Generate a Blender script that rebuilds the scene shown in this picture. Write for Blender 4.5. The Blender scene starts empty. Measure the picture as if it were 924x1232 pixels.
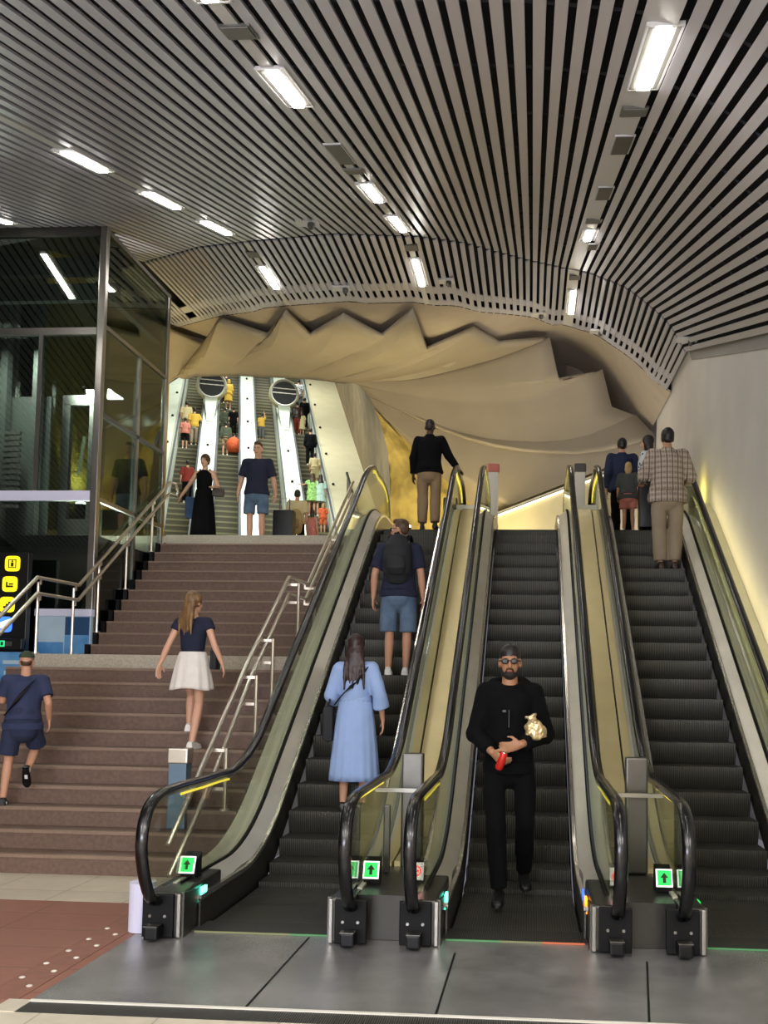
import bpy, bmesh, math, random
from mathutils import Vector, Matrix, noise
random.seed(7)
SC = bpy.context.scene
COL = SC.collection
PI = math.pi
H = 1.70

# ------------------------------------------------------------------ camera
def make_camera():
    yaw, pitch, roll = math.radians(4.0), math.radians(3.8), math.radians(0.8)
    F = Vector((-math.sin(yaw)*math.cos(pitch), math.cos(yaw)*math.cos(pitch), math.sin(pitch)))
    R0 = Vector((math.cos(yaw), math.sin(yaw), 0)); U0 = R0.cross(F)
    R = R0*math.cos(roll) + U0*math.sin(roll); U = R.cross(F)
    cd = bpy.data.cameras.new('camera'); co = bpy.data.objects.new('camera', cd); COL.objects.link(co)
    co.matrix_world = Matrix(((R.x, U.x, -F.x, 0), (R.y, U.y, -F.y, 0), (R.z, U.z, -F.z, H), (0, 0, 0, 1)))
    cd.sensor_fit = 'HORIZONTAL'; cd.sensor_width = 36.0
    cd.lens = 1125.0/924.0*36.0
    cd.shift_x = -(560-462)/924.0; cd.shift_y = (750-616)/924.0
    cd.clip_end = 200
    SC.camera = co
make_camera()

# ------------------------------------------------------------------ materials
def lin(h):
    h = h.lstrip('#'); o = []
    for i in (0, 2, 4):
        c = int(h[i:i+2], 16)/255
        o.append(c/12.92 if c <= .04045 else ((c+.055)/1.055)**2.4)
    return tuple(o)+(1.0,)
M = {}
def mat(name, hexc, rough=.6, metal=0.0, noise_amt=0.0, nscale=6.0, bump=0.0, bscale=40.0, emit=None, estr=0.0, coat=0.0, stretch=None, spec=None, hex2=None):
    m = bpy.data.materials.new(name); m.use_nodes = True
    nt = m.node_tree; b = nt.nodes['Principled BSDF']
    b.inputs['Base Color'].default_value = lin(hexc)
    b.inputs['Roughness'].default_value = rough; b.inputs['Metallic'].default_value = metal
    if spec is not None: b.inputs['Specular IOR Level'].default_value = spec
    if coat: b.inputs['Coat Weight'].default_value = coat; b.inputs['Coat Roughness'].default_value = .1
    if emit:
        b.inputs['Emission Color'].default_value = lin(emit); b.inputs['Emission Strength'].default_value = estr
    if noise_amt or bump:
        tc = nt.nodes.new('ShaderNodeTexCoord'); mp = nt.nodes.new('ShaderNodeMapping')
        nt.links.new(tc.outputs['Object'], mp.inputs['Vector'])
        if stretch: mp.inputs['Scale'].default_value = stretch
    if noise_amt:
        n = nt.nodes.new('ShaderNodeTexNoise'); n.inputs['Scale'].default_value = nscale; n.inputs['Detail'].default_value = 5
        nt.links.new(mp.outputs[0], n.inputs['Vector'])
        r = nt.nodes.new('ShaderNodeValToRGB')
        c = lin(hexc); c2 = lin(hex2) if hex2 else tuple(x*(1-noise_amt) for x in c[:3])+(1,)
        c1 = c if hex2 else tuple(min(1, x*(1+noise_amt)) for x in c[:3])+(1,)
        r.color_ramp.elements[0].position = .32; r.color_ramp.elements[1].position = .68
        r.color_ramp.elements[0].color = c2; r.color_ramp.elements[1].color = c1
        nt.links.new(n.outputs['Fac'], r.inputs['Fac']); nt.links.new(r.outputs['Color'], b.inputs['Base Color'])
    if bump:
        n2 = nt.nodes.new('ShaderNodeTexNoise'); n2.inputs['Scale'].default_value = bscale; n2.inputs['Detail'].default_value = 6
        nt.links.new(mp.outputs[0], n2.inputs['Vector'])
        bp = nt.nodes.new('ShaderNodeBump'); bp.inputs['Strength'].default_value = bump; bp.inputs['Distance'].default_value = .02
        nt.links.new(n2.outputs['Fac'], bp.inputs['Height']); nt.links.new(bp.outputs['Normal'], b.inputs['Normal'])
    M[name] = m
    return m
def glassmat(name, hexc, refl=.12, rough=.02, clear=1.0):
    m = bpy.data.materials.new(name); m.use_nodes = True; nt = m.node_tree
    nt.nodes.remove(nt.nodes['Principled BSDF']); out = nt.nodes['Material Output']
    t = nt.nodes.new('ShaderNodeBsdfTransparent'); c = lin(hexc); t.inputs['Color'].default_value = c
    g = nt.nodes.new('ShaderNodeBsdfGlossy'); g.inputs['Roughness'].default_value = rough; g.inputs['Color'].default_value = (.9, .95, .92, 1)
    lw = nt.nodes.new('ShaderNodeLayerWeight'); lw.inputs['Blend'].default_value = .5
    pw = nt.nodes.new('ShaderNodeMath'); pw.operation = 'POWER'; pw.inputs[1].default_value = 4
    ma = nt.nodes.new('ShaderNodeMath'); ma.operation = 'MULTIPLY_ADD'; ma.inputs[1].default_value = .7; ma.inputs[2].default_value = refl
    mx = nt.nodes.new('ShaderNodeMixShader'); nt.links.new(lw.outputs['Facing'], pw.inputs[0]); nt.links.new(pw.outputs[0], ma.inputs[0])
    nt.links.new(ma.outputs[0], mx.inputs[0]); nt.links.new(t.outputs[0], mx.inputs[1]); nt.links.new(g.outputs[0], mx.inputs[2])
    nt.links.new(mx.outputs[0], out.inputs['Surface']); M[name] = m
    return m
def brickmat(name, c1, c2, mortar, bw, bh, msize=.008, rough=.5, offset=.0, nz=.15):
    m = mat(name, c1, rough); nt = m.node_tree; b = nt.nodes['Principled BSDF']
    tc = nt.nodes.new('ShaderNodeTexCoord'); br = nt.nodes.new('ShaderNodeTexBrick')
    br.offset = offset; br.inputs['Scale'].default_value = 1.0
    br.inputs['Brick Width'].default_value = bw; br.inputs['Row Height'].default_value = bh; br.inputs['Mortar Size'].default_value = msize
    br.inputs['Color1'].default_value = lin(c1); br.inputs['Color2'].default_value = lin(c2); br.inputs['Mortar'].default_value = lin(mortar)
    nt.links.new(tc.outputs['Object'], br.inputs['Vector'])
    n = nt.nodes.new('ShaderNodeTexNoise'); n.inputs['Scale'].default_value = 9; n.inputs['Detail'].default_value = 6
    nt.links.new(tc.outputs['Object'], n.inputs['Vector'])
    mr = nt.nodes.new('ShaderNodeMapRange'); mr.inputs['To Min'].default_value = 1-nz; mr.inputs['To Max'].default_value = 1+nz
    nt.links.new(n.outputs['Fac'], mr.inputs['Value'])
    mm = nt.nodes.new('ShaderNodeMix'); mm.data_type = 'RGBA'; mm.blend_type = 'MULTIPLY'; mm.inputs['Factor'].default_value = 1
    nt.links.new(br.outputs['Color'], mm.inputs['A']); nt.links.new(mr.outputs[0], mm.inputs['B'])
    nt.links.new(mm.outputs['Result'], b.inputs['Base Color'])
    return m
def stripemat(name, hexa, hexb, scale, axis='X', rough=.5, metal=.3, bump=.6):
    """fine ribs along one object axis (escalator treads, grilles)"""
    m = mat(name, hexa, rough, metal); nt = m.node_tree; b = nt.nodes['Principled BSDF']
    tc = nt.nodes.new('ShaderNodeTexCoord'); w = nt.nodes.new('ShaderNodeTexWave'); w.bands_direction = axis
    w.inputs['Scale'].default_value = scale
    nt.links.new(tc.outputs['Object'], w.inputs['Vector'])
    r = nt.nodes.new('ShaderNodeValToRGB'); r.color_ramp.elements[0].color = lin(hexb); r.color_ramp.elements[1].color = lin(hexa)
    r.color_ramp.elements[0].position = .3; r.color_ramp.elements[1].position = .6
    nt.links.new(w.outputs['Fac'], r.inputs['Fac']); nt.links.new(r.outputs['Color'], b.inputs['Base Color'])
    bp = nt.nodes.new('ShaderNodeBump'); bp.inputs['Strength'].default_value = bump; bp.inputs['Distance'].default_value = .004
    nt.links.new(w.outputs['Fac'], bp.inputs['Height']); nt.links.new(bp.outputs['Normal'], b.inputs['Normal'])
    return m
def plaidmat(name):
    m = mat(name, '#b9a795', .85); nt = m.node_tree; b = nt.nodes['Principled BSDF']
    tc = nt.nodes.new('ShaderNodeTexCoord'); prev = None
    base = nt.nodes.new('ShaderNodeRGB'); base.outputs[0].default_value = lin('#b5a796'); prev = base.outputs[0]
    for ax, sc, col, lo, hi in (('X', 4.2, '#66564c', .80, .9), ('Z', 4.2, '#66564c', .80, .9), ('X', 8.4, '#e0d3c4', .93, .98), ('Z', 8.4, '#6d5850', .93, .98)):
        w = nt.nodes.new('ShaderNodeTexWave'); w.bands_direction = ax; w.inputs['Scale'].default_value = sc
        nt.links.new(tc.outputs['Object'], w.inputs['Vector'])
        r = nt.nodes.new('ShaderNodeMapRange'); r.inputs['From Min'].default_value = lo; r.inputs['From Max'].default_value = hi; r.inputs['To Max'].default_value = .75
        nt.links.new(w.outputs['Fac'], r.inputs['Value'])
        x = nt.nodes.new('ShaderNodeMix'); x.data_type = 'RGBA'; x.inputs['B'].default_value = lin(col)
        nt.links.new(r.outputs[0], x.inputs['Factor']); nt.links.new(prev, x.inputs['A']); prev = x.outputs['Result']
    nt.links.new(prev, b.inputs['Base Color']); return m
def spotmat(name, ha, hb, scale=14):
    m = mat(name, ha, .8); nt = m.node_tree; b = nt.nodes['Principled BSDF']
    tc = nt.nodes.new('ShaderNodeTexCoord'); v = nt.nodes.new('ShaderNodeTexVoronoi'); v.inputs['Scale'].default_value = scale
    nt.links.new(tc.outputs['Object'], v.inputs['Vector'])
    r = nt.nodes.new('ShaderNodeValToRGB'); r.color_ramp.interpolation = 'CONSTANT'; r.color_ramp.elements[1].position = .42
    r.color_ramp.elements[0].color = lin(ha); r.color_ramp.elements[1].color = lin(hb)
    nt.links.new(v.outputs['Distance'], r.inputs['Fac']); nt.links.new(r.outputs['Color'], b.inputs['Base Color']); return m

mat('slat', '#b2b0b7', .36, .2)
mat('slat_panel', '#c4c2c0', .45, .1)
mat('plenum', '#06060a', .9)
mat('deck_steel', '#d6d1c2', .42, .55, .07, 2.5)
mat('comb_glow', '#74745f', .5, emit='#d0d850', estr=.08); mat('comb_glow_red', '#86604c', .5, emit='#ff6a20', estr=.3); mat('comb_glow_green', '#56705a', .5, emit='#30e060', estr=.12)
mat('trim_grey', '#8f8c88', .6)
mat('sign_field', '#1ccc58', .5, emit='#18d858', estr=.55)
mat('bearer', '#2a2c33', .6, .4)
mat('steel', '#9a9892', .28, .95, .10, 3, stretch=(1, 14, 1))
mat('steel_black', '#403f3b', .4, .8, .1, 4)
mat('steel_dark', '#5c5a55', .35, .9, .1, 4)
mat('steel_bright', '#cfcbc2', .25, .95)
mat('rail_steel', '#d2cabc', .3, .85)
mat('brass_cover', '#dccb98', .42, .5, .04, 3)
mat('deck_cover', '#d0ccb8', .42, .35, .05, 3)
mat('rubber', '#08080a', .22, 0, spec=.6)
mat('black', '#040405', .6, spec=.25)
mat('black_metal', '#0d0e10', .4, .5)
mat('plate_metal', '#9b9a99', .27, .6, .22, 2.2, bump=.12, bscale=300)
mat('stone_step', '#6b5548', .6, 0, .16, 26, bump=.1, bscale=120)
mat('stone_edge', '#86705f', .55, 0, .1, 40)
mat('granite', '#b3aa98', .55, 0, .18, 60)
mat('plaster', '#cdc9c3', .7, 0, .05, 1.2, bump=.06, bscale=50)
mat('cave', '#928878', .78, 0, .05, 1.4, bump=.12, bscale=14)
mat('soffit', '#a09485', .8, 0, .06, 2.0, bump=.1, bscale=20)
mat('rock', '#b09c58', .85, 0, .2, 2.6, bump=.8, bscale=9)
mat('tunnel_wall', '#7d6b4f', .85, 0, .2, 1.2, bump=.7, bscale=3)
mat('panel_white', '#dfe6d6', .35, .1, .04, 2)
mat('cream_wall', '#cfc5a4', .6, 0, .04, 2)
mat('wood', '#3a2c24', .5)
mat('lamp', '#ffffff', .5, emit='#fffaf2', estr=34)
mat('lamp_soft', '#ffffff', .5, emit='#fff3d0', estr=1.5)
mat('post_white', '#dcd8cc', .5)
mat('lamp_yellow', '#f4e04a', .5, emit='#ffe84a', estr=.7)
mat('lamp_green', '#22ff66', .5, emit='#18e85a', estr=1.1)
mat('lamp_cyan', '#7fffe0', .5, emit='#4ff0c4', estr=4.5)
mat('lamp_red', '#ff3020', .5, emit='#ff2818', estr=2.2)
mat('lamp_orange', '#ff9020', .5, emit='#ff8a10', estr=3)
mat('face_white', '#f0f0ea', .5, emit='#f4f4ee', estr=.9)
mat('sign_black', '#0b0c0d', .35)
mat('sign_yellow', '#f2dc1e', .5, emit='#ffe21a', estr=.7)
mat('sign_blue', '#2b5fd0', .5, emit='#3b74ff', estr=1.2)
mat('sign_green', '#22c870', .5, emit='#28e080', estr=.9)
mat('sign_ink', '#15140a', .6)
mat('poster_blue', '#6fa0c8', .4, emit='#4a98dc', estr=.06, noise_amt=.3, nscale=3.2, hex2='#2f6aa0')
mat('poster_pale', '#9fb4c2', .4, emit='#a8c0d0', estr=.1, noise_amt=.1, nscale=3)
mat('poster_dark', '#16324c', .4, emit='#16406a', estr=.2)
mat('poster_rim', '#c9c8dc', .4, emit='#c9c8e6', estr=.08)
mat('dark_wall', '#3a3b39', .6, 0, .2, 2)
mat('shaft_dark', '#494c48', .45, .3)
mat('bollard_blue', '#5f7688', .4, .3)
mat('grille', '#54524e', .5, .5)
mat('fan_black', '#050505', .6)
glassmat('glass_bal', '#eff2ea', .045)
glassmat('glass_lift', '#b4beb8', .06)
stripemat('tread', '#54534b', '#2b2a25', 17, 'X', .42, .55)
stripemat('grate', '#5a5854', '#181816', 26, 'X', .5, .6)
brickmat('beige_tile', '#cdc3ae', '#c6bca8', '#a59b88', .62, .62, .006, .35)
brickmat('terracotta', '#8d5c4b', '#885747', '#6a4437', 1.2, .42, .006, .5)
mat('stud', '#e9e2d6', .4, .3)
mat('tactile_band', '#855848', .6, 0, .12, 12)

# people
mat('skin', '#c08f72', .55); mat('skin_pale', '#d3a287', .55); mat('skin_tan', '#a27455', .55); mat('skin_dark', '#4a2e20', .55)
mat('hair_brown', '#4a3321', .5, 0, .3, 30, stretch=(1, 1, .15)); mat('hair_light', '#8a6a42', .5, 0, .25, 40, stretch=(1, 1, .12), hex2='#5d4227')
mat('hair_dark', '#150f0d', .45); mat('hair_auburn', '#2a1712', .45, 0, .3, 40, stretch=(1, 1, .15)); mat('hair_blond', '#a58a5c', .55)
mat('navy', '#141a33', .85); mat('navy_tee', '#262f4e', .85, 0, .06, 5); mat('navy_short', '#1e2742', .85)
mat('white_cloth', '#e2dcd4', .85, 0, .05, 12); mat('light_blue', '#93abd6', .85, 0, .05, 8); mat('denim', '#64788f', .9, 0, .3, 5, hex2='#435872'); mat('denim_dark', '#2f4668', .85, 0, .2, 9)
mat('khaki', '#8d7558', .85, 0, .05, 8); mat('khaki_light', '#9a8a74', .85, 0, .05, 8); mat('black_cloth', '#050507', .9, spec=.15); mat('black_knit', '#08090c', .9, spec=.15)
mat('blue_jacket', '#101c3f', .8); mat('grey_vest', '#3c3f3e', .85); mat('pink', '#c5786a', .85); mat('red_cloth', '#7a2418', .85); mat('cream', '#c9b98c', .85)
mat('yellow_cloth', '#c9a23c', .85); mat('green_dress', '#58b028', .85, 0, .4, 14, hex2='#c8e8a0'); mat('mint', '#bcd8cc', .85); mat('orange', '#c4552a', .8, 0, .2, 12); mat('olive', '#39402c', .85)
mat('grey_cloth', '#55585a', .85); mat('cap_green', '#323d2a', .85); mat('shoe_white', '#e6e4de', .6); mat('shoe_black', '#0a0a0b', .45); mat('shoe_brown', '#3a281c', .5)
mat('sole_white', '#e8e8e6', .6); mat('can_red', '#c8281e', .35, .2); mat('foil', '#c9b184', .3, .55); mat('lens', '#050506', .35); mat('eye_white', '#e6e2da', .3); mat('iris', '#21160f', .3); mat('lip', '#9a5a4c', .5)
mat('backpack', '#15171c', .75); mat('tan_pack', '#a8925f', .75); mat('suitcase', '#0c0e14', .45); mat('beard', '#1c120d', .8)
plaidmat('plaid'); spotmat('pattern_shirt', '#16181c', '#c9cdd2', 16)

# ------------------------------------------------------------------ builders
class MB:
    def __init__(s): s.bm = bmesh.new()
    def verts(s, pts): return [s.bm.verts.new(p) for p in pts]
    def face(s, vs):
        try: return s.bm.faces.new(vs)
        except ValueError: return None
    def box(s, x0, x1, y0, y1, z0, z1, bev=0):
        v = s.verts([(x, y, z) for z in (z0, z1) for y in (y0, y1) for x in (x0, x1)])
        fs = [s.face([v[i] for i in q]) for q in ((0, 2, 3, 1), (4, 5, 7, 6), (0, 1, 5, 4), (2, 6, 7, 3), (0, 4, 6, 2), (1, 3, 7, 5))]
        if bev: bmesh.ops.bevel(s.bm, geom=list({e for f in fs for e in f.edges}), offset=bev, segments=2, affect='EDGES', profile=.6)
        return s
    def obox(s, c, ax, ay, az, hx, hy, hz):
        c, ax, ay, az = Vector(c), Vector(ax).normalized(), Vector(ay).normalized(), Vector(az).normalized()
        v = s.verts([c+ax*(hx*i)+ay*(hy*j)+az*(hz*k) for k in (-1, 1) for j in (-1, 1) for i in (-1, 1)])
        for q in ((0, 2, 3, 1), (4, 5, 7, 6), (0, 1, 5, 4), (2, 6, 7, 3), (0, 4, 6, 2), (1, 3, 7, 5)): s.face([v[i] for i in q])
        return s
    def bar(s, a, b, w, h=None, up=(0, 0, 1)):
        a, b = Vector(a), Vector(b); d = (b-a); h = h or w
        up = Vector(up); sd = d.cross(up)
        if sd.length < 1e-6: sd = d.cross(Vector((1, 0, 0)))
        sd.normalize(); u = sd.cross(d).normalized()
        return s.obox((a+b)/2, d, sd, u, d.length/2, w/2, h/2)
    def loft(s, rings, close=True, caps=True):
        R = [s.verts(r) for r in rings]; n = len(R[0])
        for a, b in zip(R, R[1:]):
            for i in range(n if close else n-1):
                s.face([a[i], a[(i+1) % n], b[(i+1) % n], b[i]])
        if caps and close:
            s.face(list(reversed(R[0]))); s.face(R[-1])
        return s
    def tube(s, pts, rad, seg=10, side=None, caps=True, rounded=False):
        """rad: number, or list of r / (ra, rb): ra along side, rb across"""
        pts = [Vector(p) for p in pts]; n = len(pts)
        if not isinstance(rad, (list, tuple)): rad = [rad]*n
        rad = [(r, r) if not isinstance(r, (list, tuple)) else r for r in rad]
        if rounded:
            d0 = (pts[0]-pts[1]).normalized(); d1 = (pts[-1]-pts[-2]).normalized()
            def cap(p, d, r):
                m = min(r)
                return [(p+d*m*k, (r[0]*q, r[1]*q)) for k, q in ((.5, .87), (.85, .55), (1.0, .12))]
            c0 = list(reversed(cap(pts[0], d0, rad[0]))); c1 = cap(pts[-1], d1, rad[-1])
            pts = [p for p, _ in c0]+pts+[p for p, _ in c1]; rad = [r for _, r in c0]+list(rad)+[r for _, r in c1]; n = len(pts)
        rings = []; prev = Vector(side) if side is not None else None
        for i in range(n):
            t = (pts[min(i+1, n-1)]-pts[max(i-1, 0)]).normalized()
            if prev is None:
                prev = Vector((0, 0, 1)).cross(t)
                if prev.length < .1: prev = Vector((1, 0, 0))
            sd = (prev-t*prev.dot(t))
            if sd.length < 1e-4: sd = t.orthogonal()
            sd.normalize(); up = t.cross(sd)
            if side is None: prev = sd
            ra, rb = rad[i]
            rings.append([pts[i]+sd*(ra*math.cos(2*PI*k/seg))+up*(rb*math.sin(2*PI*k/seg)) for k in range(seg)])
        return s.loft(rings, True, caps)
    def ell(s, c, r, rot=None, seg=16, rn=10, cut=None):
        c = Vector(c); rows = []
        for j in range(rn+1):
            a = -PI/2+PI*j/rn
            row = []
            for i in range(seg):
                b = 2*PI*i/seg
                p = Vector((r[0]*math.cos(a)*math.cos(b), r[1]*math.cos(a)*math.sin(b), r[2]*math.sin(a)))
                if rot is not None: p = rot @ p
                row.append(c+p)
            rows.append(row)
        bot, top = s.bm.verts.new(rows[0][0]), s.bm.verts.new(rows[-1][0])
        R = [s.verts(r_) for r_ in rows[1:-1]]
        for a_, b_ in zip(R, R[1:]):
            for i in range(seg): s.face([a_[i], a_[(i+1) % seg], b_[(i+1) % seg], b_[i]])
        for i in range(seg):
            s.face([bot, R[0][(i+1) % seg], R[0][i]]); s.face([top, R[-1][i], R[-1][(i+1) % seg]])
        return s
    def prism(s, poly, vec):
        vec = Vector(vec); a = s.verts([Vector(p) for p in poly]); b = s.verts([Vector(p)+vec for p in poly])
        n = len(poly); s.face(list(reversed(a))); s.face(b)
        for i in range(n): s.face([a[i], a[(i+1) % n], b[(i+1) % n], b[i]])
        return s
    def cyl(s, a, b, r, seg=16): return s.tube([a, b], r, seg)
    def build(s, name, m, parent=None, smooth=False, local=False, bevel=0, subd=0, fixn=True):
        if fixn: bmesh.ops.recalc_face_normals(s.bm, faces=s.bm.faces[:])
        me = bpy.data.meshes.new(name)
        if parent is not None and not local:
            o = Vector((0, 0, 0)); p = parent
            while p is not None: o += p.location; p = p.parent
            bmesh.ops.translate(s.bm, verts=s.bm.verts[:], vec=-o)
        s.bm.to_mesh(me); s.bm.free()
        ob = bpy.data.objects.new(name, me); COL.objects.link(ob)
        if parent is not None: ob.parent = parent
        me.materials.append(M[m] if isinstance(m, str) else m)
        if smooth:
            me.polygons.foreach_set('use_smooth', [True]*len(me.polygons))
            if smooth == 'auto': me.set_sharp_from_angle(angle=math.radians(38))
        if bevel:
            b = ob.modifiers.new('edge', 'BEVEL'); b.width = bevel; b.segments = 2; b.limit_method = 'ANGLE'
        return ob
def tag(o, label=None, cat=None, group=None, kind=None):
    if label: o['label'] = label
    if cat: o['category'] = cat
    if group: o['group'] = group
    if kind: o['kind'] = kind
    return o
def empty(name, loc=(0, 0, 0), rz=0):
    o = bpy.data.objects.new(name, None); COL.objects.link(o); o.location = loc; o.rotation_euler = (0, 0, rz); o.empty_display_size = .2
    return o
def struct(o): o['kind'] = 'structure'; return o
def interp(x, xs, ys):
    if x <= xs[0]: return ys[0]
    for i in range(1, len(xs)):
        if x <= xs[i]:
            t = (x-xs[i-1])/(xs[i]-xs[i-1]); return ys[i-1]*(1-t)+ys[i]*t
    return ys[-1]
def spline(pts, n):
    pts = [Vector(p) for p in pts]; P = [2*pts[0]-pts[1]]+pts+[2*pts[-1]-pts[-2]]; out = []
    for i in range(len(pts)-1):
        p0, p1, p2, p3 = P[i:i+4]
        for k in range(n):
            t = k/n
            out.append(.5*((2*p1)+(p2-p0)*t+(2*p0-5*p1+4*p2-p3)*t*t+(3*p1-p0-3*p2+p3)*t**3))
    return out+[pts[-1]]
# ------------------------------------------------------------------ the hall: floors, walls, ceilings
def slab(name, x0, x1, y0, y1, z0, z1, m, bevel=0):
    return struct(MB().box(x0, x1, y0, y1, z0, z1).build(name, m, bevel=bevel))
slab('floor', -16, 6, -7, 4.74, -.2, 0, 'beige_tile')
slab('floor', -16, -2.63, 4.74, 7.1, -.2, 0, 'terracotta')
slab('floor', -16, -2.63, 7.1, 8.3, -.2, .001, 'beige_tile')
slab('floor', -2.63, 6, 4.92, 6.5, -.2, .002, 'plate_metal')
slab('floor', -2.8, -2.3, 6.5, 8.3, -.2, .001, 'plate_metal')
slab('floor', -16, -6.2, 8.3, 13.0, -.2, 0, 'beige_tile')
slab('floor', 2.2, 2.62, 6.5, 9.0, -.2, 0, 'plate_metal')
slab('floor', -2.63, 6, 4.74, 4.905, -.2, .0, 'grate')
slab('trim_1', -2.63, 6, 4.898, 4.925, -.1, .006, 'post_white')
slab('trim_2', -2.75, -2.62, 4.74, 4.92, -.1, .004, 'beige_tile')
slab('trim_3', -2.92, -2.70, 4.92, 6.95, -.1, .003, 'tactile_band')
for k, (xa, ya, xb, yb) in enumerate(((-.47, 4.93, -.46, 6.05), (-1.47, 4.93, -1.46, 6.3), (.62, 4.93, .74, 6.0))):
    m_ = MB(); m_.obox(((xa+xb)/2, (ya+yb)/2, .003), (xb-xa, yb-ya, 0), (yb-ya, xa-xb, 0), (0, 0, 1), (yb-ya)/2, .006, .002)
    struct(m_.build('trim_%d' % (k+4), 'black'))
slab('floor', -18, 2.7, 14.98, 32, 3.85, 4.1, 'beige_tile')
slab('floor', -2.62, 2.7, 14.45, 15.0, 3.85, 4.099, 'plate_metal')

# studs of the tactile line
stud0 = None
for row, x in enumerate((-2.875, -2.755)):
    for k in range(6):
        y = 5.0+.27*k+(.13 if row else 0)
        if stud0 is None:
            m_ = MB(); m_.tube([(0, 0, 0), (0, 0, .004), (0, 0, .007)], [.017, .017, .011], 12); stud0 = o = m_.build('floor_stud', 'stud', smooth='auto')
        else:
            o = stud0.copy(); COL.objects.link(o)
        o.location = (x, y, .003)
        tag(o, 'small round pale metal stud in the reddish floor strip left of the metal plate', 'stud', 'pale studs set in the reddish floor strip')

# right wall
m_ = MB()
pts = [(2, 0), (2, 2.39+.65-.02), (15.4, 7.40), (19.6, 7.62), (19.95, 6.4), (20.0, 4.0), (20.0, 0)]
m_.prism([(2.62, y, z) for y, z in pts], (.3, 0, 0)); struct(m_.build('wall_right', 'plaster'))
m_ = MB(); m_.prism([(2.60, 2, 2.39+.65-.30), (2.60, 2, 2.39+.65-.02), (2.60, 15.6, 2.39+.325*15.6-.02), (2.60, 15.3, 2.39+.325*15.3-.26)], (.02, 0, 0)); struct(m_.build('trim_7', 'trim_grey'))
# hall behind the camera and dark left side
slab('wall_rear', -16, 6, -7.2, -7, 0, 5, 'plaster')
slab('wall_right', 6, 6.2, -7, 2.0, 0, 5, 'plaster')
slab('wall_right', 2.62, 6.2, 2.0, 2.2, 0, 5, 'plaster')
slab('ceiling', -16, 6.2, -7.2, 2.2, 4.95, 5.1, 'slat_panel')
slab('wall_left', -16.2, -16, -7, 16, 0, 11, 'dark_wall')
slab('wall_left', -16, -9.6, 12.9, 13.1, 0, 11, 'dark_wall')
slab('wall_left', -9.7, -9.5, 13, 17.2, 0, 11, 'dark_wall')
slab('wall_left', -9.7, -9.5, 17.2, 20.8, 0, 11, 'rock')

# sloping slatted ceiling -------------------------------------------------
PRX = [-14, -1.2, -.4, 0, .4, .8, 1.09, 1.25, 1.4, 1.55, 1.68, 1.79, 1.9, 2.0, 2.11, 2.2, 2.28, 2.36, 2.45, 2.56]
PRD = [2.4, 2.4, 2.37, 2.34, 2.29, 2.22, 2.13, 2.04, 1.95, 1.84, 1.73, 1.62, 1.5, 1.38, 1.25, 1.12, .98, .84, .7, .5]
FX = [-14, -9.5, -6.83, -5.51, -4.52, -3.06, -1.84, -1.11, -.61, -.04, .6, 1.25, 1.59, 1.94, 2.3, 2.4, 2.6]
FY = [22, 18.5, 15.94, 14.63, 14.15, 13.61, 13.98, 14.7, 15.66, 16.6, 17.1, 16.9, 16.3, 15.85, 15.25, 15.35, 15.4]
EX = [-10, -8.32, -6.42, -5.15, -4.53, -3.31, -2.19, -1.47, -.54, .42, 1.09, 1.74, 2.2, 2.5, 2.6]
EY = [23, 20.59, 18.4, 17.18, 16.85, 16.35, 16.57, 17.11, 18.67, 20.05, 20.0, 19.11, 18.21, 17.63, 17.5]
SL = .325; BSL = .03
Dx = lambda x: interp(x, PRX, PRD)
Yf = lambda x: interp(x, FX, FY)
Ye = lambda x: interp(x, EX, EY)
Zc = lambda x, y: H+Dx(x)+SL*y
Zb = lambda x, y: H+Dx(x)+SL*Yf(x)+BSL*(y-Yf(x))
# positions along the cross-section at equal arc length
POS = []
x = 2.50; acc = 0
while x > -13.0:
    POS.append(x)
    d = 0; PIT = .132
    while d < PIT:
        nx = x-.002; d += math.hypot(.002, Dx(nx)-Dx(x)); x = nx
STRIPS = [-1.95, .78, -4.6, -7.3]
def cutY(x): return None if x > -6.3 else 12.55+(-6.1-x)*.63
def tang(f, x):
    e = .05; t = Vector((2*e, f(x+e)-f(x-e))); return t.normalized()
def slat(mb, x, ya, yb, zf, w, dep, f2):
    t = tang(f2, x); n = Vector((-t.y, t.x))
    rings = []
    for y in (ya, yb):
        z = zf(x, y); c = Vector((x, z))
        q = [c-t*w/2, c+t*w/2, c+t*w/2+n*dep, c-t*w/2+n*dep]
        rings.append([(p.x, y, p.y) for p in q])
    mb.loft(rings)
sl, pn, bs, bp_ = MB(), MB(), MB(), MB()
bandz = lambda x: Zb(x, Yf(x)+1)
for x in POS:
    st = [s for s in STRIPS if abs(x-s) < .11]
    yf = Yf(x)-.03; cy = cutY(x)
    segs = [(2.2, yf)] if cy is None else [(2.2, min(cy, yf))]+([(12.6+(-6.1-x)*3.0, yf)] if yf > 12.9+(-6.1-x)*3.0 and x > -9.3 else [])
    if not st:
        for a, b in segs: slat(sl, x, a, b, Zc, .080, .022, Dx)
        if x > -9.4: slat(bs, x, Yf(x)+.06, Ye(x), Zb, .078, .022, bandz)
for s in STRIPS:
    yf = Yf(s)-.03; cy = cutY(s)
    keep = [x for x in POS if abs(x-s) >= .11]; xr = min(x for x in keep if x > s)-.087; xl = max(x for x in keep if x < s)+.087; pc = (xl+xr)/2
    slat(pn, pc, 2.2, yf if cy is None else cy, Zc, xr-xl, .022, Dx)
    if s > -7: slat(bp_, pc, Yf(s)+.06, Ye(s), Zb, xr-xl, .022, bandz)
ceil = struct(sl.build('ceiling', 'slat')); struct(pn.build('ceiling_panel', 'slat_panel', parent=ceil))
band = struct(bs.build('ceiling', 'slat')); struct(bp_.build('ceiling_panel', 'slat_panel', parent=band))
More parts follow.
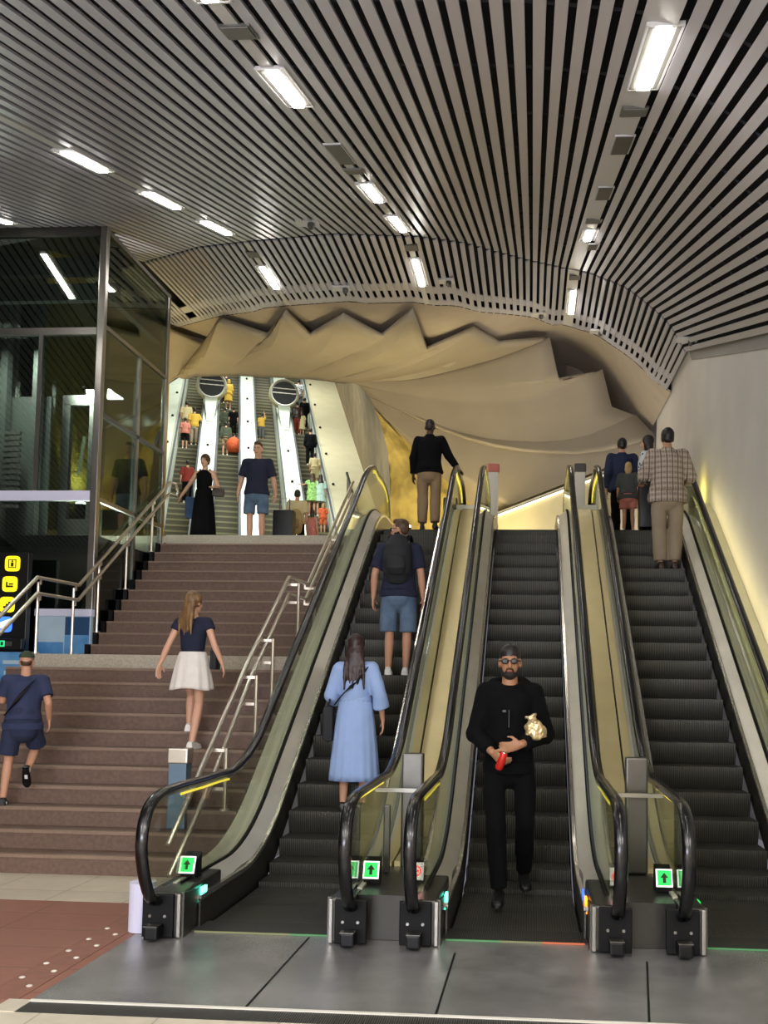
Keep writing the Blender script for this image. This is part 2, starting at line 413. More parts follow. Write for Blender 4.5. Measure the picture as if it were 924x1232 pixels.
# closing strips near the inner edge of the level band
m_ = MB()
for a, b, dz in ((-.78, -.5, .004), (-.2, .0, .003)):
    rr = []
    k = -9.3
    while k < 2.5:
        rr.append([(k, Ye(k)+a, Zb(k, Ye(k))+dz), (k, Ye(k)+b, Zb(k, Ye(k))+dz), (k, Ye(k)+b, Zb(k, Ye(k))+.02), (k, Ye(k)+a, Zb(k, Ye(k))+.02)]); k += .1
    m_.loft(rr)
struct(m_.build('ceiling_edge', 'slat', parent=band))
# cross bearers over the slats and the dark void above
m_ = MB()
y = 3.2
while y < 17:
    run = []
    k = -13.0
    while k <= 2.5:
        if y < Yf(k)-.1 and (cutY(k) is None or y < cutY(k)): run.append((k, y, Zc(k, y)+.075))
        elif len(run) > 1: m_.tube(run, .012, 4); run = []
        k += .25
    if len(run) > 1: m_.tube(run, .012, 4)
    y += 1.15
struct(m_.build('ceiling_bearer', 'bearer', parent=ceil))
m_ = MB(); rr = []; rb = []
k = -13.2
while k <= 2.61:
    rr.append([(k, 2.2, Zc(k, 2.2)+.42), (k, Yf(k)+.02, Zc(k, Yf(k))+.42)]); rb.append([(k, Yf(k)-.02, Zb(k, Yf(k))+.42), (k, Ye(k)+.02, Zb(k, Ye(k))+.3), (k, Ye(k)+.03, Zb(k, Ye(k))+.0)]); k += .2
m_.loft(rr, False); struct(m_.build('ceiling_void', 'plenum', parent=ceil, fixn=False))
m_ = MB(); m_.loft(rb, False); struct(m_.build('ceiling_void', 'plenum', parent=band, fixn=False))
m_ = MB(); m_.prism([(2.62, 2.0, 2.2+.65), (2.62, 15.5, 2.2+.325*15.5+.1), (2.62, 17.8, 7.9), (2.62, 17.8, 8.2), (2.62, 15.5, 8.1), (2.62, 2.0, 3.6)], (.05, 0, 0)); struct(m_.build('ceiling_void', 'plenum', parent=ceil))

# plain soffit behind the level band
m_ = MB(); rr = []
k = -10
while k <= 2.7:
    lim = max(Ye(k)+.4, min(Ye(k)+6, 20.9+max(0, (k+4.2))*1.2))
    rr.append([(k, Ye(k)-.02+(lim-Ye(k))*t, Zb(k, Ye(k)+(lim-Ye(k))*t)+.01) for t in (0, .3, .65, 1)]); k += .15
m_.loft(rr, False); struct(m_.build('ceiling', 'soffit', smooth=True, fixn=False))

# folded plaster shell over the tunnel mouth
FAN=[[(-8.47,20.1,9.79),(-8.53,20.27,9.71),(-8.57,20.42,9.62),(-8.62,20.56,9.52),(-8.66,20.68,9.42),(-8.69,20.8,9.31),(-8.73,20.9,9.2),(-8.77,20.98,9.07),(-8.8,21.06,8.95),(-8.83,21.12,8.81),(-8.85,21.17,8.68),(-8.87,21.2,8.53)],
[(-7.44,20.49,9.4),(-7.55,20.62,9.38),(-7.66,20.74,9.35),(-7.77,20.84,9.32),(-7.87,20.93,9.28),(-7.96,21.01,9.24),(-8.05,21.07,9.2),(-8.13,21.13,9.14),(-8.21,21.16,9.08),(-8.29,21.19,9.02),(-8.36,21.21,8.95),(-8.42,21.2,8.87)],
[(-6.3,18.21,9.11),(-6.42,18.41,9.08),(-6.54,18.63,9.06),(-6.67,18.87,9.04),(-6.8,19.11,9.02),(-6.94,19.37,9),(-7.09,19.64,9),(-7.25,19.93,8.98),(-7.42,20.23,8.98),(-7.6,20.53,8.98),(-7.78,20.86,8.98),(-7.98,21.2,8.99)],
[(-5.38,18.23,8.79),(-5.57,18.57,8.84),(-5.76,18.89,8.88),(-5.95,19.2,8.9),(-6.13,19.49,8.92),(-6.31,19.78,8.93),(-6.49,20.05,8.95),(-6.67,20.3,8.96),(-6.88,20.55,8.97),(-7.07,20.78,8.98),(-7.25,21,9),(-7.43,21.2,9)],
[(-4.65,16.89,8.72),(-4.78,17.21,8.72),(-4.92,17.55,8.72),(-5.06,17.91,8.73),(-5.21,18.27,8.73),(-5.4,18.65,8.74),(-5.6,19.04,8.78),(-5.83,19.45,8.82),(-6.07,19.86,8.87),(-6.33,20.29,8.91),(-6.6,20.74,8.95),(-6.87,21.2,9)],
[(-4.39,17.77,8.61),(-4.56,18.16,8.67),(-4.73,18.52,8.71),(-4.9,18.87,8.74),(-5.08,19.21,8.77),(-5.25,19.53,8.8),(-5.44,19.84,8.83),(-5.63,20.14,8.86),(-5.83,20.43,8.89),(-6.03,20.7,8.93),(-6.24,20.96,8.96),(-6.43,21.2,8.97)],
[(-3.53,16.77,8.59),(-3.67,17.1,8.59),(-3.82,17.45,8.59),(-3.97,17.82,8.59),(-4.15,18.2,8.59),(-4.36,18.59,8.61),(-4.58,18.99,8.66),(-4.83,19.4,8.72),(-5.1,19.83,8.77),(-5.38,20.27,8.83),(-5.67,20.73,8.89),(-5.97,21.2,8.95)],
[(-2.92,17.51,8.47),(-3.14,17.92,8.54),(-3.36,18.3,8.6),(-3.59,18.68,8.65),(-3.82,19.04,8.7),(-4.08,19.39,8.73),(-4.32,19.72,8.78),(-4.57,20.04,8.82),(-4.83,20.35,8.86),(-5.1,20.65,8.89),(-5.37,20.94,8.91),(-5.64,21.2,8.93)],
[(-2.21,16.62,8.61),(-2.35,16.96,8.56),(-2.5,17.33,8.5),(-2.67,17.71,8.45),(-2.89,18.1,8.44),(-3.16,18.5,8.46),(-3.46,18.92,8.51),(-3.78,19.35,8.57),(-4.1,19.79,8.64),(-4.45,20.25,8.72),(-4.81,20.71,8.81),(-5.18,21.2,8.9)],
[(-2.15,18.46,8.55),(-2.37,18.78,8.6),(-2.6,19.08,8.64),(-2.84,19.36,8.67),(-3.08,19.64,8.7),(-3.33,19.9,8.73),(-3.59,20.15,8.75),(-3.84,20.39,8.77),(-4.09,20.61,8.79),(-4.37,20.82,8.81),(-4.62,21.02,8.84),(-4.88,21.2,8.86)],
[(-1.19,18.23,8.88),(-1.43,18.43,8.8),(-1.67,18.65,8.73),(-1.93,18.88,8.67),(-2.21,19.12,8.63),(-2.5,19.38,8.61),(-2.82,19.65,8.6),(-3.15,19.93,8.61),(-3.48,20.23,8.64),(-3.84,20.54,8.69),(-4.21,20.86,8.75),(-4.59,21.2,8.82)],
[(-0.74,19.66,9.11),(-1.04,19.87,9.07),(-1.34,20.06,9.02),(-1.66,20.24,8.98),(-1.98,20.41,8.93),(-2.31,20.56,8.89),(-2.65,20.7,8.86),(-2.99,20.82,8.83),(-3.33,20.94,8.81),(-3.69,21.04,8.8),(-4.04,21.13,8.8),(-4.39,21.2,8.79)],
[(0.36,20.45,9.49),(-0,20.52,9.37),(-0.37,20.59,9.25),(-0.81,20.66,9.12),(-1.19,20.72,9.04),(-1.62,20.79,8.94),(-2.07,20.86,8.84),(-2.5,20.93,8.76),(-2.94,21,8.72),(-3.39,21.06,8.72),(-3.83,21.13,8.74),(-4.27,21.2,8.77)],
[(0.57,20.5,8.56),(0.17,20.56,8.54),(-0.22,20.63,8.52),(-0.66,20.69,8.51),(-1.07,20.75,8.5),(-1.51,20.82,8.5),(-1.97,20.88,8.51),(-2.41,20.95,8.52),(-2.85,21.01,8.54),(-3.31,21.07,8.6),(-3.74,21.14,8.66),(-4.17,21.2,8.72)],
[(1.54,20.5,8.73),(1.07,20.56,8.56),(0.6,20.63,8.37),(0.13,20.69,8.21),(-0.36,20.75,8.1),(-0.88,20.82,8.08),(-1.43,20.88,8.13),(-1.97,20.95,8.21),(-2.47,21.01,8.3),(-3.04,21.07,8.41),(-3.55,21.14,8.54),(-4.07,21.2,8.67)],
[(1.75,20.5,7.87),(1.25,20.56,7.76),(0.77,20.63,7.65),(0.25,20.69,7.57),(-0.27,20.75,7.55),(-0.8,20.82,7.59),(-1.35,20.88,7.66),(-1.88,20.95,7.77),(-2.42,21.01,7.92),(-2.94,21.07,8.13),(-3.45,21.14,8.36),(-3.97,21.2,8.59)],
[(2.28,20.4,7.63),(1.78,20.47,7.44),(1.27,20.55,7.24),(0.69,20.62,7.13),(0.16,20.69,7.12),(-0.43,20.76,7.16),(-1.04,20.84,7.24),(-1.64,20.91,7.39),(-2.19,20.98,7.62),(-2.75,21.05,7.9),(-3.32,21.13,8.21),(-3.89,21.2,8.5)],
[(2.66,20,7.04),(2.11,20.12,6.93),(1.55,20.24,6.83),(0.97,20.36,6.79),(0.36,20.47,6.83),(-0.24,20.59,6.91),(-0.84,20.69,7.04),(-1.43,20.8,7.22),(-2.04,20.91,7.47),(-2.61,21.01,7.76),(-3.22,21.11,8.09),(-3.83,21.2,8.41)],
[(2.67,19.8,5.7),(2.06,19.94,5.79),(1.43,20.08,5.89),(0.91,20.21,5.97),(0.29,20.35,5.99),(-0.27,20.48,6.22),(-0.85,20.6,6.55),(-1.47,20.73,6.8),(-2.06,20.85,7.11),(-2.62,20.97,7.5),(-3.18,21.09,7.9),(-3.77,21.2,8.31)],
[(2.67,19.8,4.11),(2.12,19.91,4.44),(1.55,20.03,4.78),(0.99,20.15,5.08),(0.35,20.27,5.33),(-0.26,20.4,5.55),(-0.86,20.52,5.9),(-1.43,20.65,6.3),(-2.02,20.79,6.71),(-2.62,20.92,7.14),(-3.17,21.06,7.65),(-3.71,21.2,8.2)],
[(0.02,21.3,4.28),(-0.3,21.3,4.65),(-0.62,21.31,5.03),(-0.93,21.3,5.39),(-1.25,21.3,5.73),(-1.61,21.29,6.08),(-1.95,21.29,6.38),(-2.3,21.27,6.72),(-2.67,21.26,7.09),(-3,21.24,7.42),(-3.36,21.22,7.78),(-3.67,21.2,8.1)],
[(-2.23,20.9,4.21),(-2.29,20.91,4.57),(-2.34,20.93,4.93),(-2.4,20.95,5.28),(-2.48,20.97,5.62),(-2.59,21,5.97),(-2.74,21.02,6.32),(-2.9,21.05,6.64),(-3.06,21.09,6.95),(-3.23,21.12,7.29),(-3.41,21.16,7.62),(-3.59,21.2,7.94)],
[(-3.23,21,4.18),(-3.23,21.03,4.51),(-3.23,21.06,4.84),(-3.23,21.09,5.17),(-3.23,21.11,5.5),(-3.24,21.13,5.8),(-3.26,21.15,6.17),(-3.28,21.16,6.51),(-3.31,21.18,6.82),(-3.34,21.19,7.13),(-3.43,21.2,7.46),(-3.52,21.2,7.74)]]
m_ = MB(); rows = []; SUB = 6
for i in range(len(FAN)-1):
    for s in range(SUB):
        t = s/SUB
        rows.append([Vector(a)*(1-t)+Vector(b)*t for a, b in zip(FAN[i], FAN[i+1])])
rows.append([Vector(p) for p in FAN[-1]])
nsh = 17*SUB+1
def gridmesh(rows):
    mb = MB(); mb.loft(rows, False); return mb
shell = gridmesh(rows[:nsh]).build('wall_back', 'cave', smooth=True, fixn=False); struct(shell)
shell.data.set_sharp_from_angle(angle=math.radians(13))
so = shell.modifiers.new('thick', 'SOLIDIFY'); so.thickness = .09; so.offset = 1
struct(gridmesh(rows[nsh-1:20*SUB+1]).build('wall_back', 'cave', smooth=True, fixn=False))
rr_ = []
for q_ in range(45):
    t = q_/44*2; i = min(int(t), 1); t -= i; row = []
    a_, b_ = FAN[20+i], FAN[21+i]
    for j in range(49):
        f = j/48*(len(a_)-1); k = min(int(f), len(a_)-2); f -= k
        p = (Vector(a_[k])*(1-f)+Vector(a_[k+1])*f)*(1-t)+(Vector(b_[k])*(1-f)+Vector(b_[k+1])*f)*t
        e_ = min(1, j/4, q_/4)
        p.y += e_*(.16*noise.noise(p*1.6)+.10*noise.noise(p*3.9)+.05*noise.noise(p*8))
        row.append(p)
    rr_.append(row)
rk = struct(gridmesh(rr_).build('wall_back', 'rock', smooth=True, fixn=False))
slab('wall_back', .8, 4.2, 22.7, 22.9, 3.9, 10, 'soffit')
m_ = MB(); m_.bar((2.612, 15.5, 7.43), (2.612, 19.6, 7.61), .02, .05); m_.bar((2.612, 19.6, 7.61), (2.612, 19.96, 6.4), .02, .05); m_.bar((2.612, 19.96, 6.4), (2.612, 20.0, 4.1), .02, .05); struct(m_.build('trim_10', 'steel_dark'))
# wall going left behind the lift
m_ = MB(); m_.loft([[(-9.5, 19.5, 4), (-9.5, 19.5, 10)], [(-8.9, 20.9, 4), (-8.9, 20.9, 10)], [(-8.6, 21.2, 4), (-8.6, 21.2, 10)]], False)
struct(m_.build('wall_left', 'rock', smooth=True, fixn=False))

# tunnel with the long upper escalators
TO = Vector((-8.97, 29.39, 4.1)); TE = Vector((-.319, .948, 0)); TR = Vector((.948, .319, 0)); TS = .652
def TW(u, v, z): return TO+TR*u+TE*v+Vector((0, 0, z))
ring0 = [Vector((-9.1, 20.9, 4.0)), Vector((-9.05, 21.0, 6.5))]+[Vector(r[-1]) for r in FAN]+[Vector(p) for p in reversed(FAN[-1][:-1])]
def resamp(pts, n):
    L = [0]
    for a_, b_ in zip(pts, pts[1:]): L.append(L[-1]+(b_-a_).length)
    return [Vector([interp(L[-1]*k/(n-1), L, [p[c] for p in pts]) for c in range(3)]) for k in range(n)]
rings = [resamp(ring0, 56)]
for v, cz, hw, bz in ((-5, 7.2, 4.6, 0), (3, 10.6, 4.9, 0), (13, 15.4, 4.9, 5), (24, 21.5, 4.9, 12), (33, 27, 4.9, 18)):
    rg = []
    for i in range(60):
        a = PI*(1-i/59)
        rg.append(TW(hw*math.copysign(abs(math.cos(a))**.55, math.cos(a)), v, bz+(cz-bz)*math.sin(a)**.55))
    rings.append(resamp(rg, 56))
m_ = MB(); m_.loft(rings, False); struct(m_.build('wall_back', 'tunnel_wall', smooth=True, fixn=False))
m_ = MB(); m_.loft([[TW(-5, 33, 15), TW(5, 33, 15)], [TW(-5, 33, 26), TW(5, 33, 26)]], False); struct(m_.build('wall_back', 'cream_wall', fixn=False))

# sloping parapet at the head of the escalators, with a lit cap
pa, pb = Vector((-.86, 21.0, 0)), Vector((1.5, 17.1, 0))
m_ = MB(); d_ = (pb-pa).normalized(); nrm = Vector((-d_.y, d_.x, 0))
m_.prism([pa+Vector((0, 0, 4.1)), pb+Vector((0, 0, 4.1)), pb+Vector((0, 0, 5.66)), pa+Vector((0, 0, 5.52))], nrm*.15)
par = struct(m_.build('wall_parapet', 'cream_wall'))
m_ = MB(); m_.bar(pa+Vector((0, 0, 5.57)), pb+Vector((0, 0, 5.71)), .26, .05); struct(m_.build('trim_8', 'steel_dark'))
m_ = MB(); m_.bar(pa-nrm*.03+Vector((0, 0, 5.51)), pb-nrm*.03+Vector((0, 0, 5.65)), .03, .03); struct(m_.build('trim_9', 'lamp_soft'))
# ------------------------------------------------------------------ escalators
CX = [-1.80, -.085, 1.63]
def nz(y):
    if y < 7.4: return 0.0
    if y < 8.6: return .2917*(y-7.4)**2
    if y < 13.3: return .42+.7*(y-8.6)
    if y < 14.4: return 4.1-.318*(14.4-y)**2
    return 4.1
YS = [6.45, 6.9, 7.4]+[7.4+.12*k for k in range(1, 10)]+[8.6, 10.0, 11.5, 13.0]+[13.3+.1*k for k in range(0, 12)]+[14.7, 15.2]
def runner(prof, ys=YS):
    mb = MB(); mb.loft([[(x, y, nz(y)+z) for x, z in prof] for y in ys]); return mb
RAILP = [(6.24, .25), (6.08, .26), (5.94, .42), (5.86, .66), (5.93, .86), (6.12, .95), (6.45, .968), (6.9, .968), (7.3, .972)]
RAILT = [(14.5, 5.02), (14.95, 5.02), (15.35, 4.95), (15.62, 4.76), (15.68, 4.52), (15.55, 4.33), (15.3, 4.28)]
def railpath():
    mid = [(y, nz(y)+.965-.03*max(0, min(1, (y-7.4)))+(.0 if y < 12.6 else .03*(y-12.6)/1.5)) for y in [7.6+.2*k for k in range(0, 34)] if y < 14.3]
    return [p for p in spline([(0, a, b) for a, b in RAILP+mid+RAILT], 3)]
RP = railpath()
def glass_panel(x):
    lo = [(y, nz(y)+.27) for y in YS if y > 6.5]
    up = [(p.y, p.z) for p in RP if p.z-nz(p.y) > .35]
    # keep the part of the rail path from the lower newel to the upper newel
    cx_ = [(y, z) for y, z in up]
    inner = []
    for i, (y, z) in enumerate(cx_):
        a = cx_[max(i-1, 0)]; b = cx_[min(i+1, len(cx_)-1)]
        t = Vector((b[0]-a[0], b[1]-a[1])).normalized(); n = Vector((t.y, -t.x)); inner.append((y+n.x*.03, z+n.y*.03))
    poly = [(6.2, .33)]+inner+[(15.2, 4.38)]
    lo2 = [q for q in lo]
    # strip between lower and upper outline, matched by fraction
    def resample(pts, n):
        L = [0]
        for a, b in zip(pts, pts[1:]): L.append(L[-1]+math.hypot(b[0]-a[0], b[1]-a[1]))
        return [(interp(L[-1]*k/(n-1), L, [p[0] for p in pts]), interp(L[-1]*k/(n-1), L, [p[1] for p in pts])) for k in range(n)]
    U = inner; Lw = [(max(6.2, min(15.2, y)), nz(max(6.2, min(15.2, y)))+.27 if y > 6.5 else .33) for y, z in U]
    mb = MB()
    mb.loft([[(x-.006, a[0], a[1]), (x+.006, a[0], a[1]), (x+.006, b[0], b[1]), (x-.006, b[0], b[1])] for a, b in zip(Lw, U)])
    return mb
def one_step():
    mb = MB(); w = .445; g = .335
    mb.box(-w, w, .01, g, -.03, 0)
    rr = []
    for k in range(6):
        t = k/5; y = .012+.05*(t**2); z = -.004-.235*t
        rr.append([(-w, y, z), (w, y, z), (w, y+.02, z), (-w, y+.02, z)])
    mb.loft(rr)
    return mb
step_mesh = None
LBL = ['leftmost escalator beside the stone stairs with a man wearing a backpack on it',
       'middle escalator with a man in black walking down it',
       'rightmost escalator along the plaster wall with a man in plaid riding up']
ESC = []
def arrow(mb, c, r, ux, uy):
    """small direction arrow, built flat"""
    c = Vector(c); ux = Vector(ux); uy = Vector(uy); n = ux.cross(uy)*.003
    P = [(-.3, -1), (.3, -1), (.3, 0), (.8, 0), (0, 1), (-.8, 0), (-.3, 0)]
    mb.prism([c+ux*(a*r)+uy*(b*r) for a, b in P], n)
def ring_mark(mb, c, r, ux, uy):
    c = Vector(c); ux = Vector(ux); uy = Vector(uy); n = ux.cross(uy)*.003
    for k in range(20):
        a, b = 2*PI*k/20, 2*PI*(k+1)/20
        q = [c+ux*(math.cos(t)*r*s)+uy*(math.sin(t)*r*s) for t, s in ((a, .72), (b, .72), (b, 1), (a, 1))]
        mb.prism(q, n)
    mb.prism([c+ux*(r*a)+uy*(r*b) for a, b in ((-.6, -.16), (.6, -.16), (.6, .16), (-.6, .16))], n)
for e, cx in enumerate(CX):
    root = empty('escalator', (cx, 6.2, 0)); tag(root, LBL[e], 'escalator', 'escalators up to the landing'); ESC.append(root)
    # steps: first is built, the rest are copies of it
    ys = [6.62+.333*k for k in range(3)]
    yy = 7.474
    ys = [6.6, 6.9, 7.19]+[7.474+.309*k for k in range(22)]
    for k, y in enumerate(ys):
        if y > 14.2: break
        if step_mesh is None:
            o = one_step().build('step', 'tread', root, smooth='auto', local=True); step_mesh = o
        else:
            o = step_mesh.copy(); COL.objects.link(o); o.parent = root
        o.location = (0, y-6.2, nz(y+.02)-.005)
    MB().box(cx-.5, cx+.5, 6.35, 6.62, .0, .012, .004).build('comb_plate', 'grate', root)
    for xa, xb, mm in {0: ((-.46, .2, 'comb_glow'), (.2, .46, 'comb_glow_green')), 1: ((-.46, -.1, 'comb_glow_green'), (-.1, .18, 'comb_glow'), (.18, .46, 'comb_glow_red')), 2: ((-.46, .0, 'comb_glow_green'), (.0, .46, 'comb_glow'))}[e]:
        MB().box(cx+xa, cx+xb, 6.335, 6.352, .003, .011).build('painted_comb_glow', mm, root)  # reflected glow of the escalator lights, put in as coloured emissive strips
    MB().box(cx-.46, cx+.46, 14.3, 14.62, 4.085, 4.108).build('comb_plate', 'grate', root)
    MB().loft([[(cx-.47, y, nz(y)-.45), (cx+.47, y, nz(y)-.45), (cx+.47, y, nz(y)-.40), (cx-.47, y, nz(y)-.40)] for y in YS]).build('truss', 'black', root)
    for s in (-1, 1):
        X = lambda d: cx+s*d
        b = empty('balustrade', (0, 0, 0)); b.parent = root
        runner([(X(.462), -.12), (X(.475), -.12), (X(.475), .20), (X(.462), .20)]).build('skirt', 'steel_dark', b)
        runner([(X(.460), .19), (X(.49), .19), (X(.49), .225), (X(.460), .225)]).build('skirt_edge', 'steel_bright', b)
        runner([(X(.488), .16), (X(.488), .205), (X(.598), .30), (X(.598), .2)]).build('inner_deck', 'deck_steel', b)
        runner([(X(.600), .25), (X(.600), .318), (X(.612), .318), (X(.612), .25)]).build('gasket', 'black', b)
        runner([(X(.632), .2), (X(.632), .31), (X(.664), .31), (X(.664), .2)]).build('outer_deck', 'deck_cover', b)
        glass_panel(X(.622)).build('glass_panel', 'glass_bal', b)
        hr = MB(); hr.tube([(X(.652), p.y, p.z) for p in RP], [(.042, .027)]*len(RP), 12, side=(1, 0, 0)); hr.build('handrail', 'rubber', b, smooth=True)
        # bright guide under the rail and the yellow curved inserts at both ends
        gp = [p for p in RP if p.z-nz(p.y) > .3]
        up = MB(); pts = []
        for i, p in enumerate(RP[2:-6]):
            a, c_ = RP[2:-6][max(i-1, 0)], RP[2:-6][min(i+1, len(RP)-9)]
            t = (c_-a).normalized(); n = Vector((0, t.z, -t.y)); pts.append(Vector((X(.640), p.y, p.z))+n*.032)
        up.tube(pts, .008, 6, side=(1, 0, 0)); up.build('rail_guide', 'steel_bright', b, smooth=True)
        for lo_, hi_, th in ((6.35, 7.55, .016), (13.95, 15.6, .05)):
            yp = []
            for i, p in enumerate(RP[:-8] if lo_ > 10 else RP):
                if lo_ < p.y < hi_ and p.z-nz(p.y) > .6:
                    a, c_ = RP[max(i-1, 0)], RP[i+1]; t = (c_-a).normalized(); n = Vector((0, t.z, -t.y))
                    yp.append((Vector((X(.630), p.y, p.z))+n*(.045), n))
            yb = MB(); yb.loft([[q+Vector((-.004, 0, 0)), q+Vector((.004, 0, 0)), q+Vector((.004, 0, 0))+n*th, q+Vector((-.004, 0, 0))+n*th] for q, n in yp]); yb.build('yellow_insert', 'lamp_yellow', b)
        # newel housing at the foot
        far_ = .74 if (e, s) in ((0, -1), (2, 1)) else .66
        xa, xb = sorted((X(.50), X(far_)))
        hb = MB(); hb.box(xa, xb, 6.17, 7.0, .004, .30, .02); nw = hb.build('newel_housing', 'steel_black', b)
        eb = MB(); eb.box(X(.51)-.012, X(.51)+.012, 6.16, 6.2, .01, .29, .004); eb.build('edge_trim', 'steel', nw)
        MB().box(X(.645)-.105, X(.645)+.105, 6.145, 6.18, .01, .292, .008).build('inlet_plate', 'black', nw)
        MB().box(X(.645)-.045, X(.645)+.045, 6.03, 6.16, .02, .105, .012).build('inlet_guard', 'black_metal', nw)
        MB().box(X(.645)-.047, X(.645)+.047, 6.02, 6.1, .105, .113, .002).build('inlet_guard_top', 'steel_dark', nw)
        for q in (-.05, .05):
            MB().cyl((X(.645)+q, 6.15, .15), (X(.645)+q, 6.138, .15), .010, 10).build('bolt', 'steel', nw)
        xa, xb = sorted((X(.50), X(.66))); ub = MB(); ub.box(xa, xb, 14.92, 15.45, 4.102, 4.40, .02); ub.build('newel_housing', 'steel', b)
        # lit direction sign standing on the deck inside the newel
        spec = {(0, -1): ('g', .62), (0, 1): ('g', .70), (1, -1): ('r', .70), (1, 1): ('r', .70), (2, -1): ('g', .70)}.get((e, s))
        if spec:
            kind, dx = spec; xs = X(dx); ysg = 6.62
            sg = MB(); sg.prism([(xs-.055, ysg, .30), (xs-.055, ysg+.12, .30), (xs-.055, ysg+.12, .47), (xs-.055, ysg-.01, .42)], (.11, 0, 0)); so_ = sg.build('direction_sign', 'black_metal', b)
            ux = Vector((1, 0, 0)); uy = Vector((0, .13, .05)).normalized()
            c0 = Vector((xs, ysg+.055, .449)); nn = ux.cross(uy)
            # face tilted towards those who arrive
            fy = Vector((0, .35, .94)).normalized(); cf = Vector((xs, ysg-.02, .40)); nf = ux.cross(fy)
            f_ = MB(); f_.obox(cf, ux, fy, nf, .055, .06, .006); f_.build('sign_face', 'face_white', so_)
            if kind == 'g': f_ = MB(); f_.obox(cf+nf*.005, ux, fy, nf, .046, .051, .004); f_.build('sign_field', 'sign_field', so_)
            a_ = MB()
            if kind == 'g':
                arrow(a_, cf+nf*.010, .034, ux, fy); a_.build('arrow', 'cap_green', so_)
            else:
                ring_mark(a_, cf+nf*.008, .04, ux, fy); a_.build('no_entry_mark', 'lamp_red', so_)
    # lit display on the inside of the skirt at the foot
    for s, mm in {0: ((-1, 'lamp_cyan'),), 1: ((-1, 'lamp_cyan'), (1, 'lamp_orange')), 2: ((-1, 'lamp_green'),)}[e]:
        q = MB()
        for k in range(2): q.box(cx+s*.480-.008, cx+s*.480+.008, 6.50, 6.60, .165+.055*k, .21+.055*k)
        # panel lies in the side face of the housing
        q.build('lit_display', mm, root)
    for s in (-1, 1):
        xa, xb = sorted((cx+s*.484, cx+s*.52)); q = MB(); q.prism([(xa, 6.19, .0), (xa, 7.7, .0), (xa, 7.7, .24), (xa, 6.95, .20), (xa, 6.19, .30)], (xb-xa, 0, 0)); q.build('skirt_panel', 'steel_dark', root)
# information sticker on the right foot of the middle escalator
q = MB(); q.box(.385, .395, 6.78, 6.86, .19, .26); q.build('sticker', 'sign_blue', ESC[1])

# covers and posts between the escalators
for (xa, xb, nm, lb) in ((CX[0]+.665, CX[1]-.665, 'left', 'long gold metal cover between the leftmost and middle escalators'), (CX[1]+.665, CX[2]-.665, 'right', 'long gold metal cover between the middle and rightmost escalators')):
    root = empty('escalator_cover', ((xa+xb)/2, 7.2, .004)); tag(root, lb, 'cover', 'covers between the escalators')
    xm = (xa+xb)/2; w = xb-xa
    ys = [7.3, 7.4]+[7.4+.2*k for k in range(1, 6)]+[8.6, 10, 12, 13.3]+[13.3+.2*k for k in range(1, 4)]
    runner([(xm-w*.25, .22), (xm-w*.25, .335), (xm+w*.25, .335), (xm+w*.25, .22)], ys).build('cover_plate', 'brass_cover', root)
    runner([(xa, .22), (xa, .325), (xm-w*.30, .325), (xm-w*.30, .22)], ys).build('side_plate', 'brass_cover', root)
    runner([(xm+w*.30, .22), (xm+w*.30, .325), (xb, .325), (xb, .22)], ys).build('side_plate', 'brass_cover', root)
    runner([(xa, .20), (xa, .27), (xb, .27), (xb, .20)], ys).build('under_plate', 'black_metal', root)
    MB().box(xa, xb, 6.30, 7.34, .004, .295).build('foot_plate', 'steel_black', root)
    MB().box(xm-.04, xm+.125, 7.22, 7.34, .30, 1.17, .015).build('post', 'steel_dark', root)
    MB().box(xm-.14, xm-.09, 7.0, 7.05, .30, .80, .01).build('short_post', 'steel_dark', root)
    MB().bar((xa-.03, 7.12, .9), (xb+.03, 7.12, .9), .03, .03).build('cross_bar', 'steel', root)
    MB().box(xa, xb, 13.93, 14.9, 4.0, 4.42).build('head_box', 'deck_cover', root)
# stone-side cladding of the first escalator and wall-side strip of the last
q = MB(); q.loft([[(-2.60, y, -.0 if y < 14 else 3.9), (-2.47, y, 0 if y < 14 else 3.9), (-2.47, y, nz(y)+.30), (-2.60, y, nz(y)+.30)] for y in [7.02]+YS[2:]]); o = q.build('escalator_side_panel', 'deck_cover'); tag(o, 'pale metal side cladding of the leftmost escalator facing the stairs', 'cladding')
q = MB(); q.loft([[(2.30, y, nz(y)+.2), (2.615, y, nz(y)+.2), (2.615, y, nz(y)+.40), (2.30, y, nz(y)+.31)] for y in YS]); o = q.build('wall_deck', 'deck_cover'); tag(o, 'sloping gold metal deck between the rightmost handrail and the plaster wall', 'deck')

# small white posts at the head of the escalators
for (x, y, lb) in ((-.71, 17.0, 'short white post with pink top at the head of the leftmost escalator pair'), (.877, 17.0, 'short white lit post with grey cap behind the head of the right escalator pair')):
    r = empty('landing_post', (x, y, 4.1)); tag(r, lb, 'post', 'short posts on the upper landing')
    MB().box(x-.09, x+.09, y-.06, y+.06, 4.1, 5.62, .01).build('shaft', 'post_white', r)
    MB().box(x-.11, x+.11, y-.08, y+.08, 5.62, 5.78, .03).build('cap', 'grille' if x > 0 else 'pink', r)

